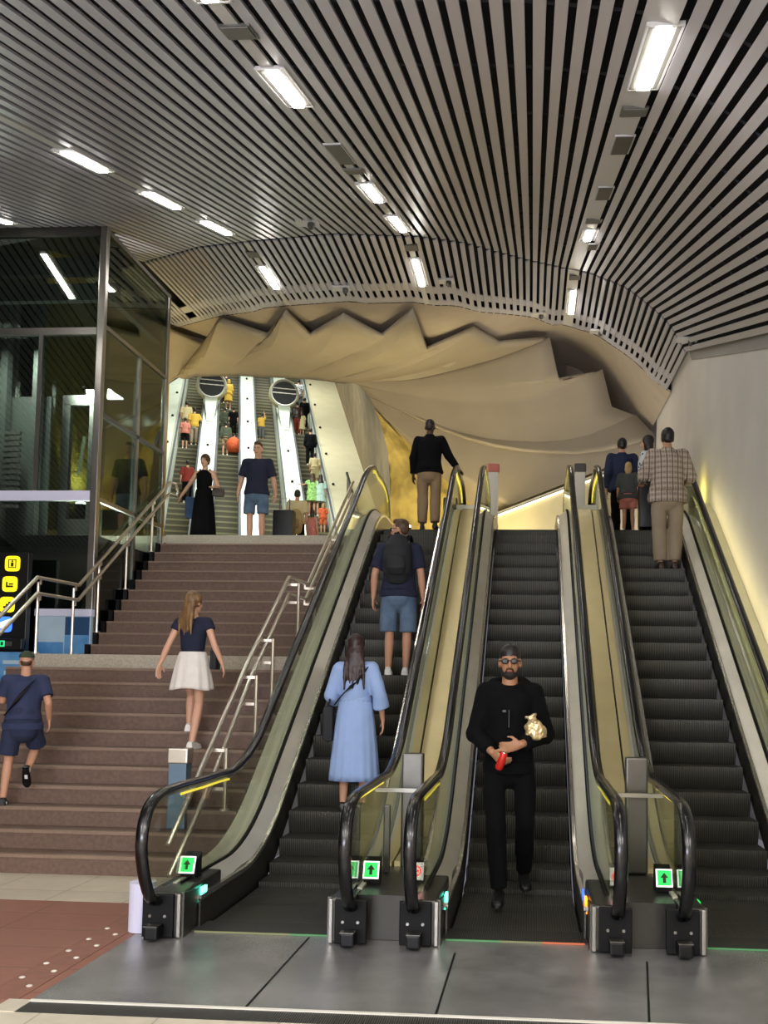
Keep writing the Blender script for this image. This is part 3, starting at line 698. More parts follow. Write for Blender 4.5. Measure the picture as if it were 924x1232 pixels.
# ------------------------------------------------------------------ stone stairs
st = empty('staircase', (-4.4, 8.05, 0)); tag(st, 'wide brown stone staircase left of the escalators with a granite landing', 'staircase')
R1, G1 = .168, .2727
m_ = MB(); ed = MB()
poly = [(8.05, 0)]
for k in range(1, 12):
    y = 8.05+G1*(k-1); poly += [(y, R1*k), (y+G1, R1*k)]
poly += [(11.05, R1*11), (11.35, R1*11), (11.35, 0)]
m_.prism([(-6.25, y, z) for y, z in poly], (3.55, 0, 0)); m_.build('lower_flight', 'stone_step', st)
for k in range(1, 12):
    y = 8.05+G1*(k-1); ed.box(-6.25, -2.70, y-.012, y+.05, R1*k-.028, R1*k+.002)
ed.build('nosing', 'stone_edge', st)
MB().box(-6.22, -2.70, 11.04, 12.5, R1*11-.0, 2.016, .006).build('landing', 'granite', st)
m_ = MB(); poly = [(12.4, 1.9)]; ed = MB(); R2, G2 = .1737, .227
for k in range(1, 12):
    y = 12.4+G2*(k-1); poly += [(y, 2.016+R2*k), (y+G2, 2.016+R2*k)]; ed.box(-6.0, -2.70, y-.01, y+.04, 2.016+R2*k-.022, 2.016+R2*k+.002)
poly += [(15.1, 2.016+R2*11), (15.1, 1.9)]
m_.prism([(-6.0, y, z) for y, z in poly], (3.3, 0, 0)); m_.build('upper_flight', 'stone_step', st); ed.build('nosing', 'stone_edge', st)
MB().box(-6.0, -2.70, 14.87, 15.25, 3.93, 4.103, .006).build('top_slab', 'granite', st)
m_ = MB(); m_.prism([(-6.06, y, z) for y, z in [(12.35, 1.7)]+[(a-.06, b+.0) for a, b in poly[1:-2]]+[(15.1, 4.05), (15.1, 1.7)]], (.05, 0, 0)); m_.build('stringer', 'black_metal', st)

def stair_z(y):
    if y < 8.05: return 0
    if y < 11.05: return R1*(int((y-8.05)/G1)+1)
    if y < 12.4: return 2.016
    return 2.016+R2*(int((y-12.4)/G2)+1)
def double_rail(name, label, up, lo, posts, r=.024, off=(0, 0, 0)):
    root = empty(name, up[0]); tag(root, label, 'handrail')
    MB().tube(up, r, 10).build('upper_rail', 'rail_steel', root, smooth=True)
    MB().tube(lo, r, 10).build('lower_rail', 'rail_steel', root, smooth=True)
    for (p, zt, zl, dx) in posts:
        p = (p[0], p[1], stair_z(p[1])+.004)
        q = MB(); q.tube([(p[0]+dx, p[1], p[2]), (p[0]+dx, p[1], zt-.05)], .02, 8); po = q.build('post', 'rail_steel', root, smooth='auto')
        for z in (zt, zl):
            q = MB(); q.bar((p[0]+dx, p[1], z-.07), (p[0], p[1], z-.07), .03, .03); q.bar((p[0], p[1], z-.08), (p[0], p[1], z-.01), .02, .02); q.build('bracket', 'rail_steel', po)
        q = MB(); q.cyl((p[0]+dx, p[1], p[2]), (p[0]+dx, p[1], p[2]+.02), .045, 14); q.build('base_flange', 'rail_steel', po)
XL = -6.05
upl = [(XL, 8.6, 1.27), (XL, 11.04, 2.954), (XL, 12.1, 2.972), (XL, 15.1, 5.03), (XL, 15.35, 5.05), (XL, 15.45, 4.95), (XL, 15.4, 4.86)]
lol = [(XL, 8.6, 1.06), (XL, 11.05, 2.757), (XL, 12.09, 2.77), (XL, 15.08, 4.83), (XL, 15.4, 4.85)]
zi = lambda pts, y: interp(y, [p[1] for p in pts], [p[2] for p in pts])
double_rail('stair_handrail', 'double steel handrail on the left side of the stairs by the glass lift', upl, lol,
            [((XL, y, z), zi(upl, y), zi(lol, y), -.03) for y, z in ((9.2, .86), (11.12, 2.016), (12.02, 2.016), (12.72, 2.36), (13.6, 3.06), (14.5, 3.75))])
XR = -2.95
upr = [(XR, 7.6, .36), (XR, 8.27, .884), (XR, 9.66, 1.945), (XR, 11.19, 2.99), (XR, 12.15, 3.01), (XR, 15.1, 5.03)]
lor = [(XR, 7.65, .1), (XR, 8.6, .78), (XR, 9.7, 1.72), (XR, 11.2, 2.78), (XR, 12.05, 2.8), (XR, 15.1, 4.83)]
double_rail('stair_handrail', 'double steel handrail on the right side of the stairs next to the leftmost escalator', upr, lor,
            [((XR, y, z), zi(upr, y), zi(lor, y), .13) for y, z in ((8.6, .33), (9.5, .84), (10.08, 1.34), (11.15, 2.016), (12.0, 2.016), (13.4, 2.9))])
r = empty('stair_bollard', (-3.255, 8.6, .336)); tag(r, 'blue grey square post with silver cap standing on the stairs at the handrail foot', 'post')
MB().box(-3.34, -3.17, 8.53, 8.68, .338, .94, .008).build('shaft', 'bollard_blue', r)
MB().box(-3.35, -3.16, 8.52, 8.69, .94, 1.08, .012).build('cap', 'steel_bright', r)
# light-blue rounded column at the outer side of the first newel
q = MB(); q.tube([(-2.63, 6.34, .004), (-2.63, 6.34, .33)], .088, 20); o = q.build('newel_guard', 'poster_rim'); tag(o, 'pale lilac half round metal guard at the foot of the leftmost handrail', 'guard')

# ------------------------------------------------------------------ glass lift
LX0, LX1, LY0, LY1, LZ = -8.8, -6.1, 12.6, 15.0, 8.2
lf = empty('lift_shaft', (-7.45, 13.8, 0)); tag(lf, 'tall dark glass lift shaft with steel frame left of the stairs', 'lift')
for nm, (xa, xb, ya, yb) in (('corner', (LX1-.1, LX1, LY0, LY0+.1)), ('corner', (LX1-.07, LX1, LY1-.1, LY1)), ('corner', (LX0, LX0+.1, LY0, LY0+.1)), ('corner', (LX0, LX0+.1, LY1-.1, LY1))):
    MB().box(xa, xb, ya, yb, 0, LZ, .01).build('corner_post', 'steel', lf)
MB().box(-7.04, -6.98, LY0-.005, LY0+.05, 4.33, 6.7).build('mullion', 'steel', lf)
for z, mm, th in ((6.66, 'steel', .05), (4.29, 'poster_rim', .07), (8.14, 'steel_dark', .08)):
    MB().box(LX0, LX1-.1, LY0-.01, LY0+.06, z-th, z+th).build('transom', mm, lf)
for z in (6.75, 4.25, 8.15): MB().box(LX1-.05, LX1+.004, LY0+.1, LY1-.1, z-.03, z+.03).build('transom', 'steel', lf)
MB().box(LX1-.05, LX1+.004, 13.86, 13.92, 2, 6.75).build('mullion', 'steel', lf)
MB().box(LX1-.05, LX1+.004, LY0+.1, LY1-.1, 5.44, 5.5).build('transom', 'shaft_dark', lf)
MB().box(LX0+.1, LX1-.1, LY0+.015, LY0+.03, .1, 8.1).build('glass_front', 'glass_lift', lf)
MB().box(LX1-.03, LX1-.015, LY0+.1, LY1-.1, .1, 8.12).build('glass_side', 'glass_lift', lf)
MB().box(LX0+.1, LX1-.1, LY1-.03, LY1-.015, 4.2, 8.1).build('glass_rear', 'glass_lift', lf)
q = MB()
for z in (7.9, 7.5): q.box(LX0+.1, LX1-.1, 13.2, 13.32, z-.13, z+.13); q.box(LX1-.2, LX1-.1, LY0+.12, LY1-.12, z-.18, z-.06)
q.build('header_beam', 'shaft_dark', lf)
q = MB()
for x in (-8.5, -7.95, -6.9): q.box(x-.06, x+.06, 14.2, 14.35, 0, 8.0)
for x in (-6.35,): q.box(x-.03, x+.03, 13.1, 13.2, 2, 6.5); q.box(x-.03, x+.03, 14.3, 14.4, 2, 6.5)
q.build('guide_rail', 'shaft_dark', lf)
q = MB(); q.box(-8.6, -7.82, 14.45, 14.5, 0, 6.3); q.build('rear_panel', 'shaft_dark', lf)
q = MB()
for k in range(14): q.box(-8.35, -8.1, 14.05, 14.12, 4.4+.09*k, 4.45+.09*k)
q.build('cable_ladder', 'grille', lf)
q = MB(); q.box(-7.5, -6.15, 12.75, 14.9, 1.6, 3.75); q.build('lift_base', 'shaft_dark', lf)
dr = MB(); dr.box(-7.84, -7.70, 14.85, 14.95, 4.1, 6.3); dr.box(-7.37, -7.22, 14.85, 14.95, 4.1, 6.3); dr.box(-7.84, -7.22, 14.85, 14.95, 6.28, 6.45); dr.box(-7.7, -7.37, 14.85, 14.95, 4.1, 4.36); dr.build('door_frame', 'steel', lf)
q = MB(); q.bar((-7.75, 15.3, 5.19), (-7.66, 15.3, 5.87), .04, .04); q.build('tube_lamp', 'lamp_soft', lf)

# ------------------------------------------------------------------ signs and posters on the left
tm = empty('sign_totem', (-7.05, 12.2, 2.0)); tag(tm, 'black sign totem with three yellow pictogram squares and a blue square at the left edge', 'sign')
MB().box(-7.5, -6.82, 12.2, 12.3, 1.9, 3.42, .01).build('board', 'sign_black', tm)
def rsq(c, h, r=.35):
    pts = []
    for k in range(24):
        a = 2*PI*k/24; x_, z_ = math.cos(a), math.sin(a)
        m2 = (abs(x_)**5+abs(z_)**5)**(-.2); pts.append((c[0]+x_*m2*h, c[1], c[2]+z_*m2*h))
    return pts
for k, z in enumerate((3.27, 2.99, 2.71)):
    x = -7.045-.025*k
    f_ = MB().prism(rsq((x, 12.19, z), .105), (0, .012, 0)).build('pictogram', 'sign_yellow', tm)
    g = MB()
    if k == 0:
        g.box(x-.05, x+.05, 12.182, 12.19, z-.06, z-.048); g.box(x-.05, x+.05, 12.182, 12.19, z+.048, z+.06); g.box(x-.055, x-.045, 12.182, 12.19, z-.06, z+.06); g.box(x+.045, x+.055, 12.182, 12.19, z-.06, z+.06); g.box(x-.018, x+.018, 12.182, 12.19, z-.04, z+.015); g.ell((x, 12.186, z+.032), (.014, .004, .014), None, 10, 6)
    elif k == 1:
        g.box(x-.05, x+.05, 12.182, 12.19, z-.045, z-.02); g.box(x-.05, x-.03, 12.182, 12.19, z-.045, z+.03); g.box(x-.01, x+.05, 12.182, 12.19, z-.01, z+.01)
    else:
        for j in range(3): g.box(x-.05+.035*j, x-.02+.035*j, 12.182, 12.19, z-.05, z-.05+.03*(j+1))
    g.build('symbol', 'sign_ink', f_)
f_ = MB().prism(rsq((-7.12, 12.19, 2.44), .105), (0, .012, 0)).build('pictogram', 'sign_blue', tm)
g = MB(); g.prism([(-7.19, 12.186, 2.38), (-7.03, 12.186, 2.44), (-7.03, 12.186, 2.52), (-7.19, 12.186, 2.46)], (0, .006, 0)); g.build('symbol', 'face_white', f_)
ex = MB(); ex.box(-7.5, -6.75, 11.98, 12.06, 2.1, 2.24, .008); ex = ex.build('exit_sign', 'sign_black'); tag(ex, 'narrow green lit exit strip below the yellow pictograms', 'sign')
g = MB(); g.box(-7.2, -6.98, 11.972, 11.98, 2.13, 2.21); g.build('lit_panel', 'sign_green', ex)
g = MB(); g.box(-6.97, -6.88, 11.974, 11.98, 2.14, 2.2); g.build('dim_panel', 'grille', ex)
g = MB()
for j in range(3): g.box(-7.14+.055*j, -7.105+.055*j, 11.966, 11.972, 2.145, 2.195)
g.build('running_mark', 'cap_green', ex)
bp = empty('poster_counter', (-6.5, 12.52, 2.016)); tag(bp, 'low blue poster board with a pale rim on the stair landing behind the handrail', 'poster')
MB().box(-6.84, -6.06, 12.5, 12.56, 2.0, 2.6).build('board', 'poster_pale', bp)
MB().box(-6.86, -6.04, 12.47, 12.57, 2.58, 2.68, .008).build('rim', 'poster_rim', bp)
MB().box(-6.42, -6.08, 12.488, 12.5, 2.3, 2.57).build('dark_field', 'poster_dark', bp)
MB().box(-6.42, -6.08, 12.486, 12.5, 2.02, 2.32).build('blue_field', 'poster_blue', bp)
MB().box(-6.84, -6.44, 12.488, 12.5, 2.02, 2.22).build('blue_field', 'poster_blue', bp)
b2 = MB(); b2.box(-8.2, -6.62, 12.0, 12.06, .9, 2.06); b2 = b2.build('poster_wall', 'poster_blue'); tag(b2, 'blue poster wall left of the lower stairs under the green exit strip', 'poster')
MB().box(-6.70, -6.62, 11.99, 12.0, .9, 2.06).build('rim', 'poster_rim', b2)
g = MB()
for j, (a, b, z) in enumerate(((-7.0, -6.78, 1.9), (-6.98, -6.75, 1.76), (-7.0, -6.88, 1.62))): g.box(a, b, 11.992, 12.0, z, z+.05)
g.build('pale_line', 'poster_pale', b2)
# ------------------------------------------------------------------ things on the ceiling
def ceil_thing(name, x, ya, yb, zf, slope):
    yc = (ya+yb)/2; r = empty(name, (x, yc, zf(x, yc))); 
    ax = Vector((1, 0, 0)); ay = Vector((0, 1, slope)).normalized(); az = ax.cross(ay)
    return r, Vector((x, yc, zf(x, yc))), ax, ay, az, (yb-ya)/2*math.hypot(1, slope)
def ceil_light(x, ya, yb, zf, slope, label):
    r, c, ax, ay, az, hl = ceil_thing('ceiling_light', x, ya, yb, zf, slope); tag(r, label, 'ceiling light', 'strip lights in the slatted ceiling')
    q = MB(); q.obox(c-ay*hl, ax, ay, az, .115, .012, .012); q.obox(c+ay*hl, ax, ay, az, .115, .012, .012)
    q.obox(c-ax*.109, ax, ay, az, .008, hl, .012); q.obox(c+ax*.109, ax, ay, az, .008, hl, .012); q.build('frame', 'slat_panel', r)
    MB().obox(c-az*.004, ax, ay, az, .10, hl-.01, .006).build('reflector', 'face_off', r)
    MB().obox(c-az*.016, ax, ay, az, .045, hl-.05, .012).build('diffuser', 'lamp', r)
mat('face_off', '#6a6862', .6)
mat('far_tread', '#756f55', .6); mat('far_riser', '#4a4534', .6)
def ceil_panel(x, ya, yb, zf, slope, label, m='grille', w=.075, name='ceiling_speaker'):
    r, c, ax, ay, az, hl = ceil_thing(name, x, ya, yb, zf, slope); tag(r, label, {'ceiling_speaker': 'speaker', 'emergency_light': 'emergency light'}[name], 'fittings in the ceiling strips')
    MB().obox(c-az*.004, ax, ay, az, w+.015, hl+.015, .008).build('frame', 'slat_panel' if m == 'grille' else 'steel_dark', r)
    MB().obox(c-az*.012, ax, ay, az, w, hl, .006).build('grille_face' if m == 'grille' else 'lens', m, r)
ST = [(-1.95, 'middle-left', [(4.3, 5.28, 'cut by the top edge of the photo'), (6.45, 7.36, 'second from the photo\'s top edge'), (10.25, 11.3, 'second before the fold'), (12.25, 13.5, 'last one before the fold')]),
      (.78, 'right', [(3.3, 4.3, 'nearest the viewer'), (5.45, 6.65, 'largest and brightest in view'), (12.65, 13.6, 'last one before the fold')]),
      (-4.6, 'left', [(6.3, 7.2, 'nearest the viewer'), (8.5, 9.4, 'first in view from the left edge'), (10.4, 11.43, 'second in view'), (12.3, 13.43, 'last one before the fold')]),
      (-7.3, 'far left', [(6.4, 7.4, 'nearest the viewer'), (9.0, 10.0, 'in front of the lift'), (11.2, 12.2, 'close to the lift')])]
for x, nm, ls in ST:
    for a, b, w in ls: ceil_light(x, a, b, Zc, SL, 'bright strip light in the %s ceiling strip, %s' % (nm, w))
    if x > -5: ceil_light(x, 2.4, 3.1, Zc, SL, 'strip light in the %s strip of the sloping ceiling, overhead and out of view' % nm)
for x, a, b, nm in ((-4.6, 15.1, 16.1, 'left'), (-1.95, 14.75, 15.9, 'middle'), (.78, 18.0, 19.3, 'right')):
    ceil_light(x, a, b, Zb, BSL, '%s one of three strip lights in the level slatted band' % nm)
for x, a, b, lb in ((-1.95, 8.55, 9.3, 'dark louvred speaker panel in the middle-left ceiling strip'), (.78, 7.9, 8.5, 'larger beige speaker panel in the right ceiling strip nearer the viewer'), (.78, 9.95, 10.6, 'second smaller speaker panel in the right ceiling strip'), (.9, 13.75, 14.3, 'speaker panel in the right ceiling strip just before the fold')):
    ceil_panel(x, a, b, Zc, SL, lb)
for x, a, b, lb in ((-1.95, 5.65, 5.85, 'small grey emergency light near the top edge in the middle-left ceiling strip'), (-1.95, 9.55, 9.75, 'small emergency light behind the louvred speaker in the middle-left ceiling strip'), (.78, 7.1, 7.3, 'small emergency light next to the brightest lamp in the right ceiling strip'), (.78, 11.9, 12.15, 'small emergency light before the last lamp of the right ceiling strip')):
    ceil_panel(x, a, b, Zc, SL, lb, 'face_off', .09, 'emergency_light')
for x, y, nm in ((-4.6, 14.55, 'left'), (-1.95, 14.25, 'middle'), (.78, 17.3, 'right')):
    ceil_panel(x, y, y+.2, Zb, BSL, 'small emergency light in the level slatted band above its %s strip light' % nm, 'face_off', .09, 'emergency_light')
# cameras / detectors hanging under the slats
for x, y, zf, nm in ((-3.35, 15.75, Zb, 'left of the middle lamp under the level band'), (-1.55, 15.9, Zb, 'right of the middle lamp under the level band'), (.1, 19.3, Zb, 'left of the right lamp under the level band'), (1.35, 19.4, Zb, 'right of the right lamp under the level band'), (-3.2, 12.6, Zc, 'under the sloping slats just before the fold'), (2.42, 14.6, Zc, 'at the corner of the ceiling and the plaster wall')):
    z = zf(x, y); r = empty('ceiling_camera', (x, y, z)); tag(r, 'small pale ceiling camera '+nm, 'camera', 'cameras under the slatted ceiling')
    MB().box(x-.16, x+.16, y-.09, y+.09, z-.03, z+.01, .01).build('mount', 'slat_panel', r)
    q = MB(); q.tube([(x+.06, y, z-.02), (x+.06, y-.02, z-.08), (x+.06, y-.03, z-.11)], [.05, .05, .03], 12); q.build('dome', 'grille', r, smooth='auto')
# floor uplights at the foot of the plaster shell
for x, y, lb in ((-2.34, 17.0, 'glaring floor uplight beside the man in the black sweater'), (-9.25, 18.45, 'floor uplight behind the glass lift')):
    r = empty('floor_uplight', (x, y, 4.1)); tag(r, lb, 'uplight', 'floor uplights on the upper landing')
    zt = 4.6 if x > -5 else 5.3
    MB().tube([(x, y, 4.1), (x, y, zt-.1), (x, y, zt)], [.10, .10, .13], 16).build('body', 'black_metal', r, smooth='auto')
    MB().tube([(x, y, zt), (x, y, zt+.03), (x, y, zt+.06)], [.115, .11, .06], 16).build('lens', 'lamp', r, smooth='auto')

# ------------------------------------------------------------------ long escalators in the tunnel
US = [-2.58, -.86, .86, 2.58]
FL = ['leftmost of the four long tunnel escalators, next to the glass lift', 'second tunnel escalator from the left, with an orange bag on it', 'third tunnel escalator from the left, nearly empty', 'rightmost tunnel escalator, crowded, along the curved tunnel wall']
def trun(u0, prof, vs):
    mb = MB(); mb.loft([[TW(u0+a, v, z+TS*max(0, v)) for a, z in prof] for v in vs]); return mb
for i, u in enumerate(US):
    o0 = TW(u, 0, 0); r = empty('tunnel_escalator', o0); tag(r, FL[i], 'escalator', 'long escalators in the tunnel')
    tr_, rs_ = MB(), MB()
    for k in range(72):
        v = -.5+.44*k; z0 = TS*max(0, v); z1 = TS*max(0, v+.44)
        tr_.loft([[TW(u-.45, v, z0), TW(u+.45, v, z0)], [TW(u-.45, v+.44, z0), TW(u+.45, v+.44, z0)]], False)
        if z1 > z0: rs_.loft([[TW(u-.45, v+.44, z0), TW(u+.45, v+.44, z0)], [TW(u-.45, v+.42, z1), TW(u+.45, v+.42, z1)]], False)
        if z1 > z0: tr_.loft([[TW(u-.45, v+.415, z1-.07), TW(u+.45, v+.415, z1-.07)], [TW(u-.45, v+.41, z1), TW(u+.45, v+.41, z1)]], False)
    tr_.build('treads', 'far_tread', r, fixn=False); rs_.build('risers', 'far_riser', r, fixn=False)
    for s in (-1, 1):
        trun(u, [(s*.47, -.1), (s*.47, .75), (s*.5, .75), (s*.5, -.1)], [-1, 0, 30]).build('inner_panel', 'panel_white', r)
        trun(u, [(s*.50-.035, .86), (s*.50+.035, .86), (s*.50+.035, .92), (s*.50-.035, .92)], [-1, 0, 30]).build('handrail', 'grey_cloth', r)
for i, (ua, ub, lb) in enumerate(((-4.7, -3.09, 'white inclined deck left of the leftmost tunnel escalator'), (-2.07, -1.37, 'white inclined divider deck with a round black vent, left one in the tunnel'), (-.35, .35, 'white inclined divider deck between the two middle tunnel escalators'), (1.37, 2.07, 'white inclined divider deck with a round black vent, right one in the tunnel'), (3.09, 5.6, 'broad cream inclined deck along the curved wall right of the tunnel escalators'))):
    d = empty('divider_deck', TW((ua+ub)/2, 0, 0)); tag(d, lb, 'deck', 'inclined decks between the tunnel escalators')
    m1 = 'panel_white' if i < 4 else 'cream_wall'
    trun(0, [(ua, 0), (ua, .78), (ub, .78), (ub, 0)], [-1, 0, 30]).build('deck_plate', m1, d)
    trun(0, [(ua, .78), (ua, .84), (ua+.10, .84), (ua+.10, .78)], [-1, 0, 30]).build('edge_strip', 'panel_white', d)
    if i < 4: trun(0, [(ub-.10, .78), (ub-.10, .84), (ub, .84), (ub, .78)], [-1, 0, 30]).build('edge_strip', 'panel_white', d)
    q = None
    for k in range(9):
        v = 1.5+3.1*k; c = TW((ua+ub)/2 if i not in (0, 4) else (ub-.3 if i == 0 else ua+.3), v, .82+TS*v)
        if q is None: mb = MB(); mb.ell((0, 0, 0), (.06, .06, .06), None, 10, 6); q = mb.build('deck_knob', 'black', d, smooth=True, local=True); o = q
        else: o = q.copy(); COL.objects.link(o); o.parent = d
        o.location = c-d.location
for u, v, lb in ((-1.72, 15.2, 'round black ventilation opening on the left tunnel divider'), (1.72, 14.9, 'round black ventilation opening on the right tunnel divider')):
    c = TW(u, v, TS*v+2.0); r = empty('tunnel_vent', TW(u, v, TS*v+.78)); tag(r, lb, 'vent', 'round tunnel vents')
    q = MB(); q.tube([c+TE*.35+Vector((0, 0, .03)), c+TE*.05, c], [.74, .70, .68], 28, side=TR); q.build('casing', 'cream_wall', r, smooth='auto')
    q = MB(); q.tube([c-TE*.004, c-TE*.02], [.58, .57], 28, side=TR); q.build('opening', 'fan_black', r)
    q = MB()
    for k in range(24):
        a, b = 2*PI*k/24, 2*PI*(k+1)/24
        q.bar(c-TE*.03+TR*(.62*math.cos(a))+Vector((0, 0, .62*math.sin(a))), c-TE*.03+TR*(.62*math.cos(b))+Vector((0, 0, .62*math.sin(b))), .08, .05)
    q.build('rim', 'steel', r)
    q = MB()
    for z in (-.02, .2): q.bar(c-TE*.05-TR*.56+Vector((0, 0, z)), c-TE*.05+TR*.56+Vector((0, 0, z)), .03, .05)
    q.build('crossbar', 'steel_bright', r)
    q = MB(); b0 = TW(u, v-1.6, TS*(v-1.6)+.78)
    q.loft([[c+TR*a+TE*.03+Vector((0, 0, z)) for a, z in ((-.3, -.6), (-.3, -1.12), (.3, -1.12), (.3, -.6))], [b0+TR*a+Vector((0, 0, z)) for a, z in ((-.14, .08), (-.14, .03), (.14, .03), (.14, .08))]]); q.build('cowl', 'panel_white', r)
# side rail and dark panel at the right of the tunnel mouth
d = empty('mouth_rail', TW(3.9, 1.0, .9)); tag(d, 'dark leaning handrail end at the right side of the tunnel mouth', 'handrail')
RV = [(-2.0, 0), (1.0, 0), (4.0, 0), (7.0, 0)]
q = MB(); q.tube([TW(3.86, v, 1.62+TS*max(0, v)) for v, _ in RV], .06, 8); q.build('rail', 'rubber', d, smooth=True)
q = MB(); q.loft([[TW(3.86, v, .85+TS*max(0, v)), TW(3.86, v, 1.6+TS*max(0, v)), TW(3.9, v, 1.6+TS*max(0, v)), TW(3.9, v, .85+TS*max(0, v))] for v, _ in RV]); q.build('side_panel', 'grille', d)
# ------------------------------------------------------------------ people
TMPS = bpy.data.scenes.new('workbench'); TMPV = TMPS.view_layers[0]
def voxel(mb, size, smooth=3, wr=0, wscale=9, seed=0):
    bmesh.ops.recalc_face_normals(mb.bm, faces=mb.bm.faces[:])
    me = bpy.data.meshes.new('tmp'); mb.bm.to_mesh(me); mb.bm.free()
    ob = bpy.data.objects.new('tmp', me); TMPS.collection.objects.link(ob)
    r = ob.modifiers.new('r', 'REMESH'); r.mode = 'VOXEL'; r.voxel_size = size; r.use_smooth_shade = True
    if smooth:
        s = ob.modifiers.new('s', 'SMOOTH'); s.iterations = smooth; s.factor = .5
    TMPV.update(); dg = TMPV.depsgraph
    out = bpy.data.meshes.new_from_object(ob.evaluated_get(dg))
    bpy.data.objects.remove(ob); bpy.data.meshes.remove(me)
    if wr:
        for v in out.vertices:
            c = v.co; n = noise.noise(Vector((c.x*wscale+seed, c.y*wscale, c.z*wscale*.75)))+.5*noise.noise(Vector((c.x*wscale*2.3, c.y*wscale*2.3+seed, c.z*wscale*1.6)))
            v.co = c+v.normal*(n*wr)
    out.polygons.foreach_set('use_smooth', [True]*len(out.polygons))
    return out
def part(name, me, m, root):
    o = bpy.data.objects.new(name, me); COL.objects.link(o); o.parent = root; me.materials.clear(); me.materials.append(M[m]); return o
DEF = dict(head=(0, .005, 1.635), neck=(0, -.012, 1.48), chest=(0, 0, 1.29), waist=(0, .005, 1.08), pelvis=(0, 0, .95),
           shR=(.185, -.01, 1.42), elR=(.235, -.04, 1.13), wrR=(.25, .02, .885), hipR=(.088, 0, .92), knR=(.098, .02, .50), anR=(.10, -.025, .085),
           hdR=(0, .12, -1), hdL=(0, .12, -1), thR=(-.25, 1, 0), thL=(.25, 1, 0), toeR=(.10, 1, 0), toeL=(-.10, 1, 0))
def mir(p): return (-p[0], p[1], p[2])
def person(label, loc, rz, h, skin='skin', female=False, pose={}, wear=(), hair=('short', 'hair_dark'), shoes='shoe_black', turn=0, nod=0, vox=.009, face=False, extra=(), group=None, lean=0, fat=1.0, bare=False):
    s = h/1.75
    J = dict(DEF)
    for k in ('sh', 'el', 'wr', 'hip', 'kn', 'an'): J[k+'L'] = mir(J[k+'R'])
    if female:
        for q, sg in (('R', 1), ('L', -1)):
            J['sh'+q] = (sg*.16, -.01, 1.41); J['el'+q] = (sg*.205, -.03, 1.13); J['wr'+q] = (sg*.23, .02, .89)
    for k, v in pose.items():
        if not k.startswith('curl'): J[k] = v
    def ln(p): return (p[0], p[1]+lean*max(0, p[2]-.95), p[2])
    for k in list(J):
        if k[:2] in ('hd', 'th', 'to'): J[k] = Vector(J[k]).normalized()
        else: J[k] = Vector(ln(J[k]) if k[:2] in ('he', 'ne', 'ch', 'wa', 'sh', 'el', 'wr') else J[k])*s
    root = empty('person', loc, rz); tag(root, label, 'person', group)
    S = lambda *a: tuple(x*s for x in a)
    wf = (.88 if female else 1.0)*fat
    far = vox > .016
    Rh = Matrix.Rotation(turn, 3, 'Z') @ Matrix.Rotation(nod, 3, 'X')
    hc = J['head']
    HP = lambda x, y, z: hc+Rh @ (Vector((x, y, z))*s)
    side = (1, 0, 0)
    def torso(mb, add=0, top=1.0, bottom=.86, loose=0):
        P = [(.0, .86), (.0, .95), (.004, 1.08), (0, 1.28), (-.008, 1.39), (-.012, 1.455)]
        rr = [(.135*fat, .10), ((.168 if female else .160)*fat, .115*fat), (.135*wf, .095*fat), (.158*wf, .115), ((.15 if female else .172), .092), (.062, .06)]
        pts, rad = [], []
        pv, ws, ch, nk = J['pelvis'], J['waist'], J['chest'], J['neck']
        base = [pv+Vector((0, 0, -.09*s)), pv, ws, ch, ch.lerp(nk, .55), nk+Vector((0, 0, -.02*s))]
        for i, (p, r) in enumerate(zip(base, rr)):
            if p.z < bottom*s-.001 and i < 2: continue
            k = loose if i in (0, 1, 2) else loose*.3
            a = add*(.55 if i == 5 else 1)
            pts.append(p); rad.append(((r[0]+a+k)*s, (r[1]+a+k)*s))
        if add > 0 and len(pts) > 5: pts = pts[1:]; rad = rad[1:]
        mb.tube(pts, rad, 20, side=side, rounded=(add == 0))
    def limb(mb, a, b, ra, rb, mid=None):
        if mid: mb.tube([a, a.lerp(b, .35), b], [ra*s, mid*s, rb*s], 12, rounded=True)
        else: mb.tube([a, b], [ra*s, rb*s], 12, rounded=True)
    # --- body: one continuous skin
    b = MB()
    torso(b)
    b.tube([J['neck']+Vector((0, 0, -.03*s)), HP(0, -.012, -.07)], [.060*s*(.85 if female else 1), .053*s*(.85 if female else 1)], 12, rounded=True)
    hw = .96 if female else 1
    b.ell(HP(0, -.012, .028), S(.073*hw, .092, .094), Rh); b.ell(HP(0, .026, -.035), S(.060*hw, .064, .083), Rh); b.ell(HP(0, .042, -.085), S(.042*hw, .042, .034), Rh)
    if not far:
        b.tube([HP(0, .084, .012), HP(0, .098, -.018), HP(0, .104, -.034)], [.009*s, .012*s, .015*s], 8, rounded=True)
        for q in (-1, 1): b.ell(HP(q*.073*hw, -.006, -.012), S(.013, .023, .033), Rh, 10, 8)
        b.ell(HP(0, .074, .022), S(.052, .016, .012), Rh, 12, 8)
    for q in ('R', 'L'):
        sh, el, wr = J['sh'+q], J['el'+q], J['wr'+q]
        k = .86 if female else 1
        b.tube([J['chest'].lerp(J['neck'], .6), sh], [.07*s, .056*s*k], 12, rounded=True)
        limb(b, sh, el, .053*k*fat, .040*k); limb(b, el, wr, .041*k, .027*k, .042*k)
        hd = J['hd'+q]; th = J['th'+q]; th = (th-hd*th.dot(hd)).normalized(); nn = hd.cross(th)*(-1 if q == 'R' else 1)
        b.tube([wr-hd*.01*s, wr+hd*.05*s, wr+hd*.09*s], [(.027*s, .018*s), (.040*s, .015*s), (.038*s, .012*s)], 12, side=th, rounded=True)
        curl = pose.get('curl'+q, .35)
